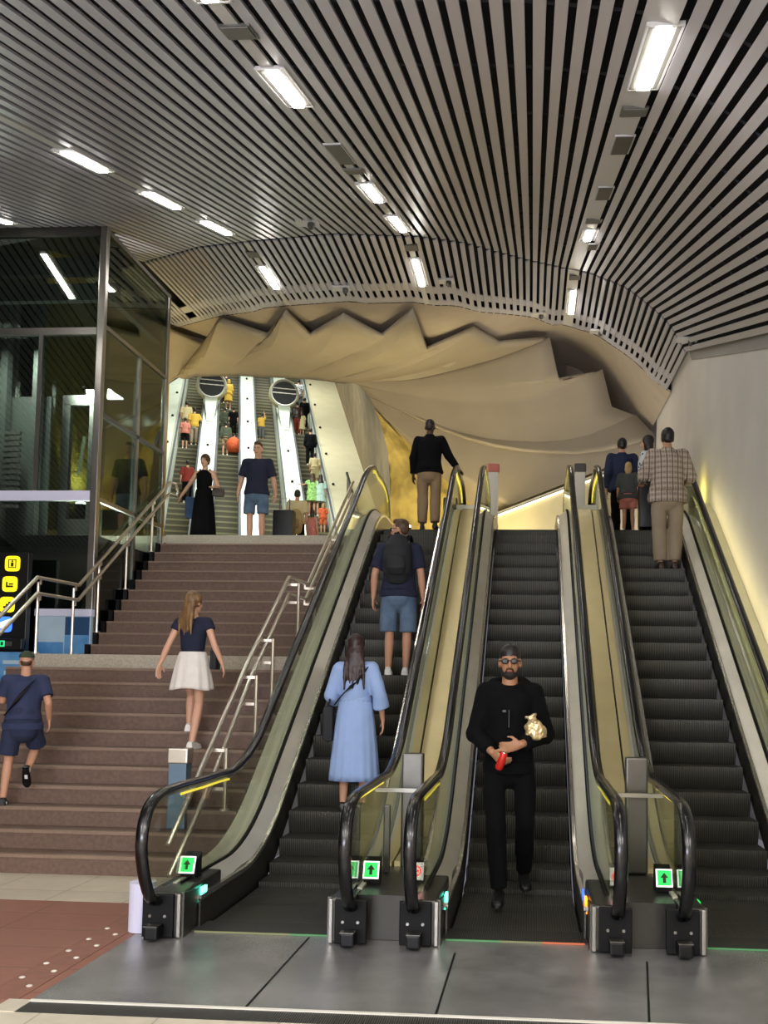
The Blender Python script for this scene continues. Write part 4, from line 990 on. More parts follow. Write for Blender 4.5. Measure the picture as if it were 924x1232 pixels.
        if not far:
            for off, L in ((.030, .070), (.010, .080), (-.010, .075), (-.030, .060)):
                p0 = wr+hd*.085*s+th*off*s; d1 = (hd+nn*curl*.6+th*off*4).normalized(); d2 = (hd+nn*curl*2.0).normalized()
                p1 = p0+d1*L*.52*s; p2 = p1+d2*L*.48*s
                b.tube([p0-d1*.02*s, p1, p2], [.0098*s, .0088*s, .0075*s], 8, rounded=True)
            t0 = wr+hd*.028*s+th*.030*s; t1 = t0+(hd*.6+th*.75+nn*.25).normalized()*.038*s; t2 = t1+(hd*.95+th*.2+nn*.35).normalized()*.032*s
            b.tube([t0, t1, t2], [.013*s, .011*s, .009*s], 8, rounded=True)
        hip, kn, an = J['hip'+q], J['kn'+q], J['an'+q]
        limb(b, hip+Vector((0, 0, .02*s)), kn, .082*fat, .052); limb(b, kn, an, .050, .036, .054)
        td = J['toe'+q]
        b.tube([an-td*.02*s+Vector((0, 0, -.02*s)), an+td*.05*s+Vector((0, 0, -.045*s)), an+td*(.08 if shoes else .15)*s+Vector((0, 0, -.06*s))], [.028*s, .024*s, .016*s], 10, rounded=True)
    part('body', voxel(b, vox*s, 3), skin, root)
    # --- face details
    if face:
        for q in (-1, 1):
            e = MB(); e.ell(HP(q*.030, .079, -.002), S(.013, .010, .008), Rh, 12, 8); eo = e.build('eye', 'eye_white', root, smooth=True, local=True)
            i_ = MB(); i_.ell(HP(q*.030, .087, -.002), S(.006, .003, .006), Rh, 10, 6); i_.build('iris', 'iris', eo, smooth=True, local=True)
            w_ = MB(); w_.tube([HP(q*.012, .092, .016), HP(q*.03, .092, .021), HP(q*.048, .080, .015)], [.004*s, .005*s, .003*s], 6); w_.build('eyebrow', hair[1], root, smooth=True, local=True)
        m_ = MB(); m_.ell(HP(0, .083, -.066), S(.024, .010, .0075), Rh, 12, 8); m_.build('mouth', 'lip', root, smooth=True, local=True)
    # --- hair / headwear
    hk, hm = hair
    hb = MB()
    g = .004 if hk == 'crop' else (.010 if hk in ('short', 'cap') else .014)
    if hk == 'crop':
        hb.ell(HP(0, -.013, .045), S(.0765, .0935, .0855), Rh); hb.ell(HP(0, -.05, -.01), S(.060, .050, .055), Rh)
    elif hk == 'quiff':
        hb.ell(HP(0, -.022, .036), S(.078, .092, .092), Rh); hb.ell(HP(0, .03, .095), S(.058, .055, .034), Rh); hb.ell(HP(0, -.055, -.01), S(.058, .046, .055), Rh)
    elif hk == 'under':
        hb.ell(HP(0, -.045, -.005), S(.066, .055, .05), Rh)
    elif hk != 'none':
        hb.ell(HP(0, -.020, .036), S(.073+g, .090+g, .092+g*.6), Rh); hb.ell(HP(0, -.05, -.015), S(.062+g*.5, .05+g*.5, .06), Rh)
        for q in (-1, 1): hb.ell(HP(q*.062, -.015, .0), S(.020, .05, .055), Rh, 10, 8)
    if hk in ('long', 'halfup', 'longest'):
        L = {'long': .33, 'halfup': .34, 'longest': .40}[hk]
        down = Vector((0, 0, -1))
        p = [HP(0, -.055, .02), HP(0, -.085, -.08), HP(0, -.100, -.17)+down*0, HP(0, -.11, -.26), HP(0, -.115, -L)]
        hb.tube(p, [(.080*s, .05*s), (.092*s, .05*s), (.105*s, .042*s), (.10*s, .034*s), (.045*s, .018*s)], 16, side=Rh @ Vector((1, 0, 0)), rounded=True)
        for k in range(5):
            q = -.075+.0375*k
            hb.tube([HP(q, -.10, -.12), HP(q*1.2, -.125, -.22), HP(q*1.25+.01*math.sin(k*2), -.13, -L-.03*math.cos(k*3))], [.022*s, .024*s, .010*s], 8, rounded=True)
    if hk == 'halfup':
        hb.ell(HP(.03, -.075, .075), S(.035, .04, .03), Rh, 10, 8); hb.ell(HP(.07, -.01, .04), S(.03, .05, .05), Rh, 10, 8)
    if hk == 'bun': hb.ell(HP(0, -.10, .06), S(.045, .045, .045), Rh, 12, 8)
    if hk == 'bob': hb.tube([HP(0, -.02, .02), HP(0, -.025, -.06), HP(0, -.03, -.12)], [(.086*s, .085*s), (.096*s, .085*s), (.08*s, .07*s)], 16, side=Rh @ Vector((1, 0, 0)), rounded=True)
    if hk != 'none': part('hair', voxel(hb, max(vox, .009)*s, 2, .003*s, 40), hm, root)
    else: hb.bm.free()
    # --- clothes
    for item in wear:
        kind, m = item[0], item[1]; o = item[2] if len(item) > 2 else {}
        mb = MB(); wr_ = o.get('wr', .006)*s; cv = max(.011, vox)*s
        if kind in ('shirt', 'jacket', 'tank'):
            ad = o.get('add', .022); torso(mb, ad, bottom=o.get('hem', .86), loose=o.get('loose', .01))
            if o.get('low'):
                mb.tube([J['pelvis']+Vector((0, 0, -.02*s)), J['pelvis']+Vector((0, 0, -o['low']*s))], [((.175+ad+o.get('loose', .01))*s*fat, (.125+ad)*s*fat)]*2, 20, side=side)
            sv = o.get('sleeve', .5)
            for q in ('R', 'L'):
                sh, el, wr = J['sh'+q], J['el'+q], J['wr'+q]; r1 = .053+ad*.85+o.get('sl', 0)
                if kind == 'tank':
                    q1 = 1 if q == 'R' else -1; mb.tube([J['chest']+Vector((.09*s*q1, .07*s, .02*s)), J['neck']+Vector((.095*s*q1, 0, -.0)), J['chest']+Vector((.10*s*q1, -.07*s, .02*s))], [.030*s, .022*s, .030*s], 10, rounded=True); continue
                mb.tube([J['chest'].lerp(J['neck'], .58), sh+Vector((0, 0, -.004*s))], [.083*s, (r1+.001)*s], 12, rounded=True)
                if sv <= .5: mb.tube([sh, sh.lerp(el, sv*2)], [r1*s, (r1+.004+o.get('bell', 0))*s], 14)
                else:
                    mb.tube([sh, el], [r1*s, (.048+ad*.8+o.get('sl', 0))*s], 14, rounded=True)
                    e2 = el.lerp(wr, (sv-.5)*2); mb.tube([el, e2], [(.048+ad*.8+o.get('sl', 0))*s, (.034+ad*.7+o.get('sl', 0)+o.get('bell', 0))*s], 14)
                    mb.ell(el, (r1*.98*s,)*3, None, 10, 8)
            if o.get('collar'): mb.tube([J['neck']+Vector((0, -.0, -.03*s)), J['neck']+Vector((0, -.012*s, .035*s))], [(.085*s, .08*s), (.070*s, .068*s)], 16, side=side)
            if o.get('hood'):
                mb.tube([J['neck']+Vector((x*s, y*s, z*s)) for x, y, z in ((.06, .075, -.05), (.115, .0, .0), (.09, -.09, .01), (0, -.13, .0), (-.09, -.09, .01), (-.115, .0, .0), (-.06, .075, -.05))], [.030*s, .04*s, .045*s, .055*s, .045*s, .04*s, .030*s], 10, rounded=True)
            me = voxel(mb, cv, 3, wr_, 8, h*7)
            part(o.get('name', kind), me, m, root)
        elif kind == 'trousers':
            ln_ = o.get('len', 1.0); lo = o.get('loose', .02)
            pv = J['pelvis']
            mb.tube([pv+Vector((0, 0, .09*s)), pv, pv+Vector((0, 0, -.10*s))], [((.155+lo)*s*fat, (.105+lo)*s*fat), ((.172+lo*.6)*s*fat, (.122+lo*.6)*s*fat), ((.165+lo*.4)*s*fat, (.115+lo)*s*fat)], 20, side=side, rounded=True)
            for q in ('R', 'L'):
                hip, kn, an = J['hip'+q], J['kn'+q], J['an'+q]
                sg = 1 if q == 'R' else -1
                hp = hip+Vector((sg*.003*s, 0, .0))
                if ln_ <= .6:
                    e = hp.lerp(kn, ln_*2) if ln_ <= .5 else kn.lerp(an, (ln_-.5)*2)
                    ox = Vector((sg*.014*s, 0, 0)); mb.tube([hp+ox*.5, hp.lerp(e, .5)+ox, e+ox], [(.084+lo*.5)*s*fat, (.076+lo*.8)*s*fat, (.064+lo*1.25)*s], 16)
                else:
                    e = kn.lerp(an, (ln_-.5)*2)
                    ox = Vector((sg*.010*s, 0, 0)); mb.tube([hp+ox*.5, hp.lerp(kn, .5)+ox, kn], [(.084+lo*.5)*s*fat, (.070+lo*.8)*s, (.056+lo)*s], 16, rounded=True)
                    mb.tube([kn, kn.lerp(e, .5), e], [(.060+lo)*s, (.056+lo)*s, (.044+lo*1.1)*s], 16)
            part(o.get('name', 'trousers'), voxel(mb, cv, 3, wr_, 9, h*3), m, root)
        elif kind == 'skirt':
            z0, z1, r0, r1 = o['z0'], o['z1'], o['r0'], o['r1']; n = 48; rings = []
            ws, pv = J['waist'], J['pelvis']
            for k in range(14):
                t = k/13; z = z0+(z1-z0)*t; cz = Vector((pv.x, pv.y, 0)) if z*s < pv.z else ws.lerp(pv, max(0, min(1, (ws.z-z*s)/(ws.z-pv.z))))
                r = r0+(r1-r0)*(t**.7); amp = o.get('pleat', .012)*t
                rings.append([Vector((cz.x+(r+amp*math.sin(a*o.get('np', 14))+amp*.5*math.sin(a*5+2))*s*math.cos(a), cz.y+o.get('push', 0)*t*s+(r*.78+amp*math.sin(a*o.get('np', 14)))*s*math.sin(a), z*s+o.get('dip', 0)*t*s*math.sin(a*3))) for a in [2*PI*i/n for i in range(n)]])
            inner = [[p+(Vector((rings[k][0].x*0, 0, 0)))-Vector(((p-sum(rings[k], Vector())/n).x*.03, (p-sum(rings[k], Vector())/n).y*.03, 0)) for p in rings[k]] for k in range(13, -1, -1)]
            mb.loft(rings+inner, True, False)
            mb.build(o.get('name', 'skirt'), m, root, smooth=True, local=True)
        elif kind == 'cap':
            mb.ell(HP(0, -.008, .048), S(.086, .104, .082), Rh, 20, 12)
            me = mb.bm
            zc = hc+Rh @ Vector((0, 0, .035*s))
            bmesh.ops.delete(me, geom=[v for v in me.verts if (v.co-zc).dot(Rh @ Vector((0, 0, 1))) < -.008*s], context='VERTS')
            rim = [HP(.080*math.cos(a), -.008+.1*math.sin(a), .035) for a in [2*PI*i/20 for i in range(20)]]
            co_ = mb.build('cap', m, root, smooth=True, local=True)
            br = MB(); br.tube([HP(0, .08, .04), HP(0, .135, .032), HP(0, .165, .025)], [(.07*s, .006*s), (.066*s, .005*s), (.04*s, .004*s)], 16, side=Rh @ Vector((1, 0, 0))); br.build('visor', m, co_, smooth=True, local=True)
        elif kind == 'beard':
            mb.ell(HP(0, .040, -.088), S(.050, .050, .040), Rh); mb.ell(HP(.048, .02, -.062), S(.016, .035, .045), Rh); mb.ell(HP(-.048, .02, -.062), S(.016, .035, .045), Rh)
            mb.tube([HP(-.03, .084, -.075), HP(-.022, .094, -.052), HP(.022, .094, -.052), HP(.03, .084, -.075)], .007*s, 8, rounded=True)
            part('beard', voxel(mb, .008*s, 2), m, root)
        elif kind == 'sunglasses':
            up = o.get('up', 0)
            for q in (-1, 1):
                mb.ell(HP(q*.031, .094-up*.02, .002+up*.085), S(.027, .006, .020), Rh, 14, 8)
                mb.tube([HP(q*.056, .085-up*.03, .006+up*.085), HP(q*.079, .03-up*.03, .006+up*.08), HP(q*.081, -.01-up*.03, .0+up*.06)], .004*s, 6)
            mb.tube([HP(-.01, .10-up*.02, .006+up*.085), HP(.01, .10-up*.02, .006+up*.085)], .004*s, 6)
            mb.build('sunglasses', m, root, smooth=True, local=True)
        elif kind == 'strap':
            P = [Vector(p)*s for p in o['pts']]; P = [Vector((p.x, p.y, p.z)) for p in P]
            mb.tube(spline(P, 4), [(.018*s, .006*s)]*((len(P)-1)*4+1), 8, side=o.get('side', (1, 0, .6)))
            mb.build('strap', m, root, smooth=True, local=True)
        elif kind == 'scarfband':
            mb.tube([J['waist']+Vector((0, 0, .05*s)), J['waist']+Vector((0, 0, -.0*s))], [(.160*s, .122*s), (.166*s, .128*s)], 20, side=side); mb.build('waistband', m, root, smooth=True, local=True)
    # --- shoes
    if shoes and not far or shoes and vox < .03:
        for q in ('R', 'L'):
            an, td = J['an'+q], J['toe'+q]; up = Vector((0, 0, 1)); sd = td.cross(up).normalized(); un = sd.cross(td).normalized()
            f = MB(); rings = []
            for y, w, z1 in ((-.075, .018, .045), (-.065, .034, .075), (-.02, .038, .095), (.03, .036, .085), (.09, .044, .062), (.145, .043, .05), (.178, .028, .038), (.187, .012, .028)):
                c = an+td*(y*s)-un*.082*s
                rings.append([c+sd*(w*s*a)+un*(z1*s*b_) for a, b_ in ((-1, .12), (-.85, 0), (.85, 0), (1, .12), (1, .5), (.72, .9), (0, 1), (-.72, .9), (-1, .5))])
            f.loft(rings); so_ = f.build('shoe', shoes, root, smooth='auto', local=True)
            if o_sole(shoes):
                g_ = MB(); rr = []
                for y, w in ((-.078, .022), (-.066, .037), (0, .041), (.09, .047), (.15, .045), (.19, .018)):
                    c = an+td*(y*s)-un*.084*s; rr.append([c+sd*(w*s*a)+un*(z_*s) for a, z_ in ((-1, 0), (1, 0), (1, .022), (-1, .022))])
                g_.loft(rr); g_.build('sole', 'sole_white' if shoes == 'shoe_white' else 'rubber', so_, local=True)
                if shoes == 'shoe_sport':
                    g_ = MB(); c = an-un*.03*s
                    g_.loft([[an+td*(y*s)+sd*(.042*s*a)-un*(z_*s) for a, z_ in ((-1, .075), (1, .075), (1, .045), (-1, .045))] for y in (-.05, -.01)]); g_.build('heel_patch', 'sole_white', so_, local=True)
                    g_ = MB(); g_.loft([[an+td*(y*s)+sd*(.016*s*a)-un*(z_*s) for a, z_ in ((-1, .090), (1, .090), (1, .083), (-1, .083))] for y in (.02, .07)]); g_.build('sole_patch', 'sole_white', so_, local=True)
    return root, J, HP, s
def o_sole(sh): return sh in ('shoe_sport', 'shoe_white')
mat('shoe_sport', '#101013', .6)
def bagbox(name, label, cat, m, loc, rz, dims, bev=.03, strap=None, extra=None):
    r = empty(name, loc, rz); tag(r, label, cat)
    w, d, hgt = dims
    q = MB(); q.box(-w/2, w/2, -d/2, d/2, 0, hgt, bev); q.build('body', m, r, smooth='auto', local=True)
    if strap:
        q = MB(); q.tube(spline(strap, 4), .010, 6); q.build('strap', m, r, smooth=True, local=True)
    return r

# girl walking up the stairs
person('young woman in white skirt and navy top walking up the brown stairs', (-3.50, 9.50, 1.010), 0, 1.62, 'skin_pale', True,
       dict(elR=(.26, -.05, 1.16), wrR=(.34, .0, .95), hdR=(.25, .1, -1), elL=(-.27, -.04, 1.15), wrL=(-.37, -.02, .93), hdL=(-.2, .15, -1), thL=(.6, 1, 0),
            knL=(-.075, .20, .60), anL=(-.06, .13, .272), anR=(.045, -.06, .085), knR=(.07, .05, .50)),
       [('shirt', 'navy', dict(sleeve=.17, add=.012, loose=.0, hem=1.0, name='top')), ('skirt', 'white_cloth', dict(z0=1.08, z1=.66, r0=.145, r1=.235, pleat=.014, np=11, dip=.012))], ('halfup', 'hair_light'), 'shoe_white', turn=-.5)
bagbox('crossbody_bag', 'small black crossbody bag at the hip of the woman in the white skirt', 'bag', 'backpack', (-3.27, 9.53, 1.83), 0, (.07, .16, .20), .02)
# boy in cap
person('boy in dark green cap and navy clothes running up the stairs at the left edge', (-4.86, 8.72, .506), .38, 1.46, 'skin', False,
       dict(anL=(-.17, -.02, .085), knL=(-.14, .04, .50), hipL=(-.09, 0, .92), knR=(.12, .20, .62), anR=(.075, -.03, .40), toeR=(.05, .45, -.9), elR=(.27, -.10, 1.16), wrR=(.27, .06, .97), elL=(-.24, .10, 1.18), wrL=(-.20, .30, 1.20), hdL=(.1, 1, .1)),
       [('shirt', 'navy_tee', dict(sleeve=.36, add=.028, loose=.02, low=.10, name='t_shirt')), ('trousers', 'navy_short', dict(len=.42, loose=.035, name='shorts')), ('cap', 'cap_green'),
        ('strap', 'black', dict(pts=((.12, -.10, 1.43), (.03, -.148, 1.32), (-.10, -.146, 1.13), (-.19, -.06, 1.02)), side=(.7, 0, .7)))], ('under', 'hair_brown'), 'shoe_sport', lean=.12)
# woman in light blue dress
person('woman in light blue midi dress with long dark hair riding the leftmost escalator', (-1.66, 8.86, .505), 0, 1.66, 'skin', True,
       dict(elR=(.25, -.03, 1.14), wrR=(.27, .06, .90), elL=(-.25, .02, 1.14), wrL=(-.20, .22, 1.06), hdL=(.3, 1, 0)),
       [('shirt', 'light_blue', dict(sleeve=.74, add=.022, loose=.0, hem=1.0, sl=.008, bell=.028, name='bodice')), ('scarfband', 'light_blue'),
        ('skirt', 'light_blue', dict(z0=1.11, z1=.30, r0=.157, r1=.25, pleat=.012, np=16, name='dress_skirt')),
        ('strap', 'black', dict(pts=((.13, -.08, 1.43), (.05, -.150, 1.30), (-.09, -.150, 1.17), (-.20, -.06, 1.05)), side=(.7, 0, .7)))], ('longest', 'hair_auburn'), 'shoe_black', fat=1.05)
bagbox('shoulder_bag', 'black shoulder bag at the left side of the woman in the light blue dress', 'bag', 'backpack', (-1.92, 8.90, 1.15), .1, (.10, .26, .34), .04, [(0, -.1, .33), (.03, -.04, .50), (.03, .06, .50), (0, .1, .33)])
# man with backpack
bz = nz(10.584)
person('man in navy polo and denim shorts with a backpack on the leftmost escalator', (-1.53, 10.72, bz), 0, 1.81, 'skin', False,
       dict(elR=(.25, -.03, 1.13), wrR=(.27, .03, .88), elL=(-.27, -.03, 1.13), wrL=(-.29, .03, .87)),
       [('shirt', 'navy', dict(sleeve=.40, add=.026, loose=.02, low=.08, collar=True, name='polo_shirt')), ('trousers', 'denim', dict(len=.52, loose=.03, name='shorts')), ('sunglasses', 'lens'), ('beard', 'beard')], ('quiff', 'hair_brown'), 'shoe_white', turn=1.25, face=True)
r = empty('backpack', (-1.53, 10.58, bz+1.12)); tag(r, 'dark backpack on the man in navy polo riding the leftmost escalator', 'backpack')
q = MB(); q.tube([(0, 0, -.02), (0, -.015, .05), (0, -.03, .2), (0, -.02, .36), (0, 0, .45)], [(.13, .07), (.16, .10), (.165, .115), (.15, .09), (.10, .05)], 18, side=(1, 0, 0), rounded=True); part('body', voxel(q, .011, 3), 'backpack', r)
q = MB(); q.tube([(0, -.10, .04), (0, -.135, .1), (0, -.125, .22)], [(.10, .03), (.115, .04), (.10, .03)], 14, side=(1, 0, 0), rounded=True); part('front_pocket', voxel(q, .011, 3), 'backpack', r)
for sx in (-1, 1):
    q = MB(); q.tube(spline([(sx*.10, .03, .42), (sx*.12, .12, .50), (sx*.13, .24, .42), (sx*.13, .26, .2), (sx*.13, .1, .02)], 4), [(.022, .007)]*17, 8, side=(1, 0, 0)); q.build('shoulder_strap', 'black', r, smooth=True, local=True)
q = MB(); q.tube(spline([(-.03, -.01, .47), (0, -.01, .52), (.03, -.01, .47)], 4), .008, 6); q.build('grab_handle', 'black', r, smooth=True, local=True)
# man in black sweater at the head of the escalator
person('man in black sweater and khaki trousers stepping off the leftmost escalator', (-1.60, 14.32, 4.108), -.02, 1.73, 'skin_dark', False,
       dict(elR=(.30, .02, 1.18), wrR=(.43, .10, 1.01), hdR=(.6, .4, -.5), elL=(-.25, -.02, 1.14), wrL=(-.26, .02, .88), anL=(-.10, .02, .085), anR=(.11, -.04, .085)),
       [('shirt', 'black_knit', dict(sleeve=.97, add=.026, loose=.025, low=.06, collar=True, name='sweater')), ('trousers', 'khaki', dict(len=.97, loose=.028))], ('crop', 'hair_dark'), 'shoe_black')
r = empty('trolley_case', (-1.27, 14.45, 4.108)); tag(r, 'small dark trolley case right of the man in the black sweater', 'suitcase')
MB().box(-.11, .11, -.1, .1, .04, .52, .03).build('shell', 'suitcase', r, smooth='auto', local=True)
for sx in (-.08, .08): MB().cyl((sx-.01, -.06, .02), (sx+.01, -.06, .02), .02, 10).build('wheel', 'black', r, local=True)
q = MB(); q.tube([(-.06, .08, .5), (-.06, .08, .66), (.06, .08, .66), (.06, .08, .5)], .009, 6); q.build('handle', 'steel_dark', r, local=True)
# man in black walking down the middle escalator
pm, JM, HPM, sM = person('man in black tracksuit and sunglasses walking down the middle escalator', (-.16, 7.42, .06), PI, 1.96, 'skin_tan', False,
       dict(anR=(.055, .13, .085), knR=(.085, .16, .52), anL=(-.11, -.30, .13), knL=(-.115, .02, .53), toeL=(-.12, 1, -.25), toeR=(.05, 1, -.08),
            shR=(.165, -.01, 1.42), shL=(-.165, -.01, 1.42), elR=(.235, .0, 1.13), wrR=(.115, .235, 1.02), hdR=(-.75, .30, -.60), thR=(0, .5, 1), curlR=.9, elL=(-.25, -.02, 1.13), wrL=(-.09, .27, 1.075), hdL=(.92, .10, -.22), thL=(0, .15, 1), curlL=.55),
       [('trousers', 'black_cloth', dict(len=1.0, loose=.012)), ('jacket', 'black_cloth', dict(sleeve=.96, add=.026, loose=.02, low=.10, hood=True)), ('beard', 'beard'), ('sunglasses', 'lens')], ('crop', 'hair_dark'), 'shoe_black', face=True, vox=.008, fat=.84)
q = MB(); q.obox((0, 0, 0), (1, 0, 0), (0, 1, 0), (0, 0, 1), .001, .001, .001)
q.bm.clear()
q.tube([HPM(0, -1, 0)*0+Vector((0, .172*sM, 1.30*sM)), Vector((0, .155*sM, 1.18*sM))], .004, 6); q.build('zip', 'grille', pm, local=True)
lg = MB(); lg.box(.02*sM, .045*sM, .163*sM, .170*sM, 1.285*sM, 1.30*sM); lg.build('chest_mark', 'grey_cloth', pm, local=True)
def wl(root, p): return root.matrix_basis @ Vector(p)
hR = JM['wrR']+JM['hdR']*.095*sM
c = Vector((-.16-hR.x, 7.42-hR.y, .06+hR.z)); ax = Vector((.35, -.25, 1)).normalized()
r = empty('drink_can', c-ax*.075); tag(r, 'red drink can held low by the man in black', 'can')
q = MB(); q.tube([c-ax*.075, c-ax*.07, c-ax*.06, c+ax*.05, c+ax*.06, c+ax*.066], [.022, .026, .031, .031, .027, .024], 18); q.build('body', 'can_red', r, smooth='auto')
q = MB(); q.tube([c+ax*.066, c+ax*.069], [.024, .023], 18); q.build('lid', 'steel_bright', r)
# foil bag held against the arm
c = Vector((-.16+.165*sM, 7.42-.20*sM, .06+1.19*sM))
r = empty('paper_bag', c-Vector((0, 0, .08))); tag(r, 'crumpled pale gold paper bag under the arm of the man in black', 'bag')
q = MB(); q.tube([c+Vector(p) for p in ((.03, 0, -.09), (.02, -.01, -.04), (0, -.01, .02), (-.01, 0, .055), (-.02, 0, .09))], [(.075, .04), (.085, .05), (.07, .045), (.035, .025), (.05, .02)], 14, side=(1, 0, 0)); me = voxel(q, .008, 1, .012, 28); o = part('bag', me, 'foil', r)
for v in me.vertices: v.co -= r.location
# man in plaid
pz = nz(12.75)
person('man in plaid shirt and light khaki trousers riding the rightmost escalator', (1.86, 12.88, pz), .05, 1.95, 'skin', False,
       dict(elL=(-.29, .03, 1.17), wrL=(-.27, .26, 1.14), hdL=(.1, 1, .0), elR=(.29, .02, 1.16), wrR=(.25, .25, 1.12), hdR=(-.1, 1, 0), anR=(.085, -.02, .085), anL=(-.085, 0, .085)),
       [('trousers', 'khaki_light', dict(len=.98, loose=.034)), ('shirt', 'plaid', dict(sleeve=.9, add=.036, loose=.035, low=.13, collar=True))], ('short', 'hair_dark'), 'shoe_brown')
# group at the head of the rightmost escalator
person('person in dark blue jacket standing at the head of the rightmost escalator', (1.49, 15.5, 4.1), .1, 1.74, 'skin', False, {}, [('jacket', 'blue_jacket', dict(sleeve=.95, add=.04, loose=.03, low=.10, collar=True)), ('trousers', 'black_cloth', dict(len=.9, loose=.02))], ('short', 'hair_dark'), 'shoe_black')
person('person with black bob in a patterned shirt facing left on the upper landing', (1.86, 15.1, 4.1), 1.2, 1.68, 'skin_pale', True, dict(wrR=(.2, .26, 1.1), elR=(.22, .02, 1.12), hdR=(0, 1, .1), wrL=(-.2, .2, 1.0), elL=(-.22, .0, 1.12), hdL=(0, 1, -.2)), [('shirt', 'pattern_shirt', dict(sleeve=.45, add=.03, loose=.03, low=.08)), ('trousers', 'black_cloth', dict(len=.95, loose=.03))], ('bob', 'hair_dark'), 'shoe_black', face=True)
person('small blond child in grey vest and pink shorts at the escalator head', (1.50, 14.55, 4.108), -.2, 1.10, 'skin', False, dict(elL=(-.25, .02, 1.14), wrL=(-.27, .1, .92), anR=(.11, .06, .085), anL=(-.1, -.06, .085)), [('shirt', 'grey_vest', dict(sleeve=.5, add=.035, loose=.04, low=.12, name='vest')), ('trousers', 'pink', dict(len=.38, loose=.04, name='shorts'))], ('bob', 'hair_blond'), 'shoe_white', fat=1.12)
r = empty('trolley_case', (1.74, 14.2, 4.06)); tag(r, 'tall dark trolley case between the child and the man in plaid', 'suitcase')
MB().box(-.12, .12, -.15, .15, .05, .75, .03).build('shell', 'suitcase', r, smooth='auto', local=True)
for sx in (-.09, .09): MB().cyl((sx-.012, -.1, .025), (sx+.012, -.1, .025), .025, 10).build('wheel', 'black', r, local=True)
q = MB(); q.tube([(-.07, .1, .74), (-.07, .1, 1.0), (.07, .1, 1.0), (.07, .1, .74)], .009, 6); q.build('handle', 'steel_dark', r, local=True)
# couple coming from the tunnel
person('woman in long black dress walking towards the stairs on the upper landing', (-6.04, 16.7, 4.1), PI-.1, 1.80, 'skin_pale', True,
       dict(elR=(.31, .0, 1.18), wrR=(.42, .06, .98), hdR=(.3, .1, -1), elL=(-.25, -.03, 1.16), wrL=(-.24, .22, 1.10), hdL=(-.6, .6, 0)),
       [('tank', 'black_cloth', dict(add=.010, loose=.0, hem=.95, name='dress_top')), ('skirt', 'black_cloth', dict(z0=1.10, z1=.06, r0=.15, r1=.25, pleat=.01, name='dress_skirt'))], ('bun', 'hair_brown'), 'shoe_black', face=True, vox=.011)
bagbox('tote_bag', 'grey blue tote bag hanging behind the woman in the long black dress', 'bag', 'grey_blue' if 'grey_blue' in M else 'denim_dark', (-6.33, 16.78, 4.72), .2, (.16, .12, .40), .03, [(-.05, 0, .39), (-.02, 0, .62), (.02, 0, .62), (.05, 0, .39)])
bagbox('clutch_bag', 'dark brown bag under the arm of the woman in the long black dress', 'bag', 'wood', (-5.72, 16.55, 5.08), .2, (.22, .10, .16), .04)
person('man in navy t-shirt and denim shorts pulling a black suitcase on the upper landing', (-4.93, 16.3, 4.1), PI+.05, 1.92, 'skin_pale', False,
       dict(elL=(-.26, -.04, 1.14), wrL=(-.30, -.04, .90), elR=(.26, -.03, 1.14), wrR=(.30, .03, .88)),
       [('shirt', 'navy', dict(sleeve=.42, add=.024, loose=.015, low=.08, name='t_shirt')), ('trousers', 'denim', dict(len=.43, loose=.026, name='shorts'))], ('quiff', 'hair_brown'), 'shoe_white', face=True, nod=-.12, vox=.011)
r = empty('suitcase', (-4.50, 16.62, 4.1)); tag(r, 'black upright suitcase held by the man in navy t-shirt', 'suitcase')
MB().box(-.19, .19, -.13, .13, .06, .74, .05).build('shell', 'suitcase', r, smooth='auto', local=True)
for sx in (-.14, .14): MB().cyl((sx-.015, -.08, .03), (sx+.015, -.08, .03), .03, 10).build('wheel', 'black', r, local=True)
q = MB(); q.tube([(-.09, .0, .73), (-.09, 0, .96), (.09, 0, .96), (.09, 0, .73)], .01, 6); q.build('handle', 'steel_dark', r, local=True)
person('child with a tan backpack beside the black suitcase on the upper landing', (-4.52, 17.6, 4.1), .2, 1.32, 'skin', False, {}, [('shirt', 'cream', dict(sleeve=.45, add=.03, loose=.03, low=.08)), ('trousers', 'black_cloth', dict(len=.5, loose=.03, name='shorts'))], ('short', 'hair_dark'), 'shoe_black', vox=.014)
r = empty('backpack', (-4.50, 17.43, 4.82)); tag(r, 'tan backpack on the child beside the black suitcase', 'backpack')
q = MB(); q.tube([(0, 0, -.22), (0, -.02, -.1), (0, -.02, .08), (0, 0, .17)], [(.13, .07), (.15, .09), (.14, .08), (.08, .04)], 16, side=(1, 0, 0), rounded=True); part('body', voxel(q, .014, 2), 'tan_pack', r)
q = MB(); q.tube([(0, -.09, -.16), (0, -.11, -.02)], [(.10, .03)]*2, 12, side=(1, 0, 0), rounded=True); part('pocket', voxel(q, .014, 2), 'khaki', r)
person('small girl in pink top with dark hair right of the child with the tan backpack', (-4.19, 17.5, 4.1), -.3, .92, 'skin', True, {}, [('tank', 'pink', dict(add=.014)), ('skirt', 'pink', dict(z0=1.05, z1=.5, r0=.15, r1=.24))], ('bob', 'hair_auburn'), 'shoe_white', vox=.016)
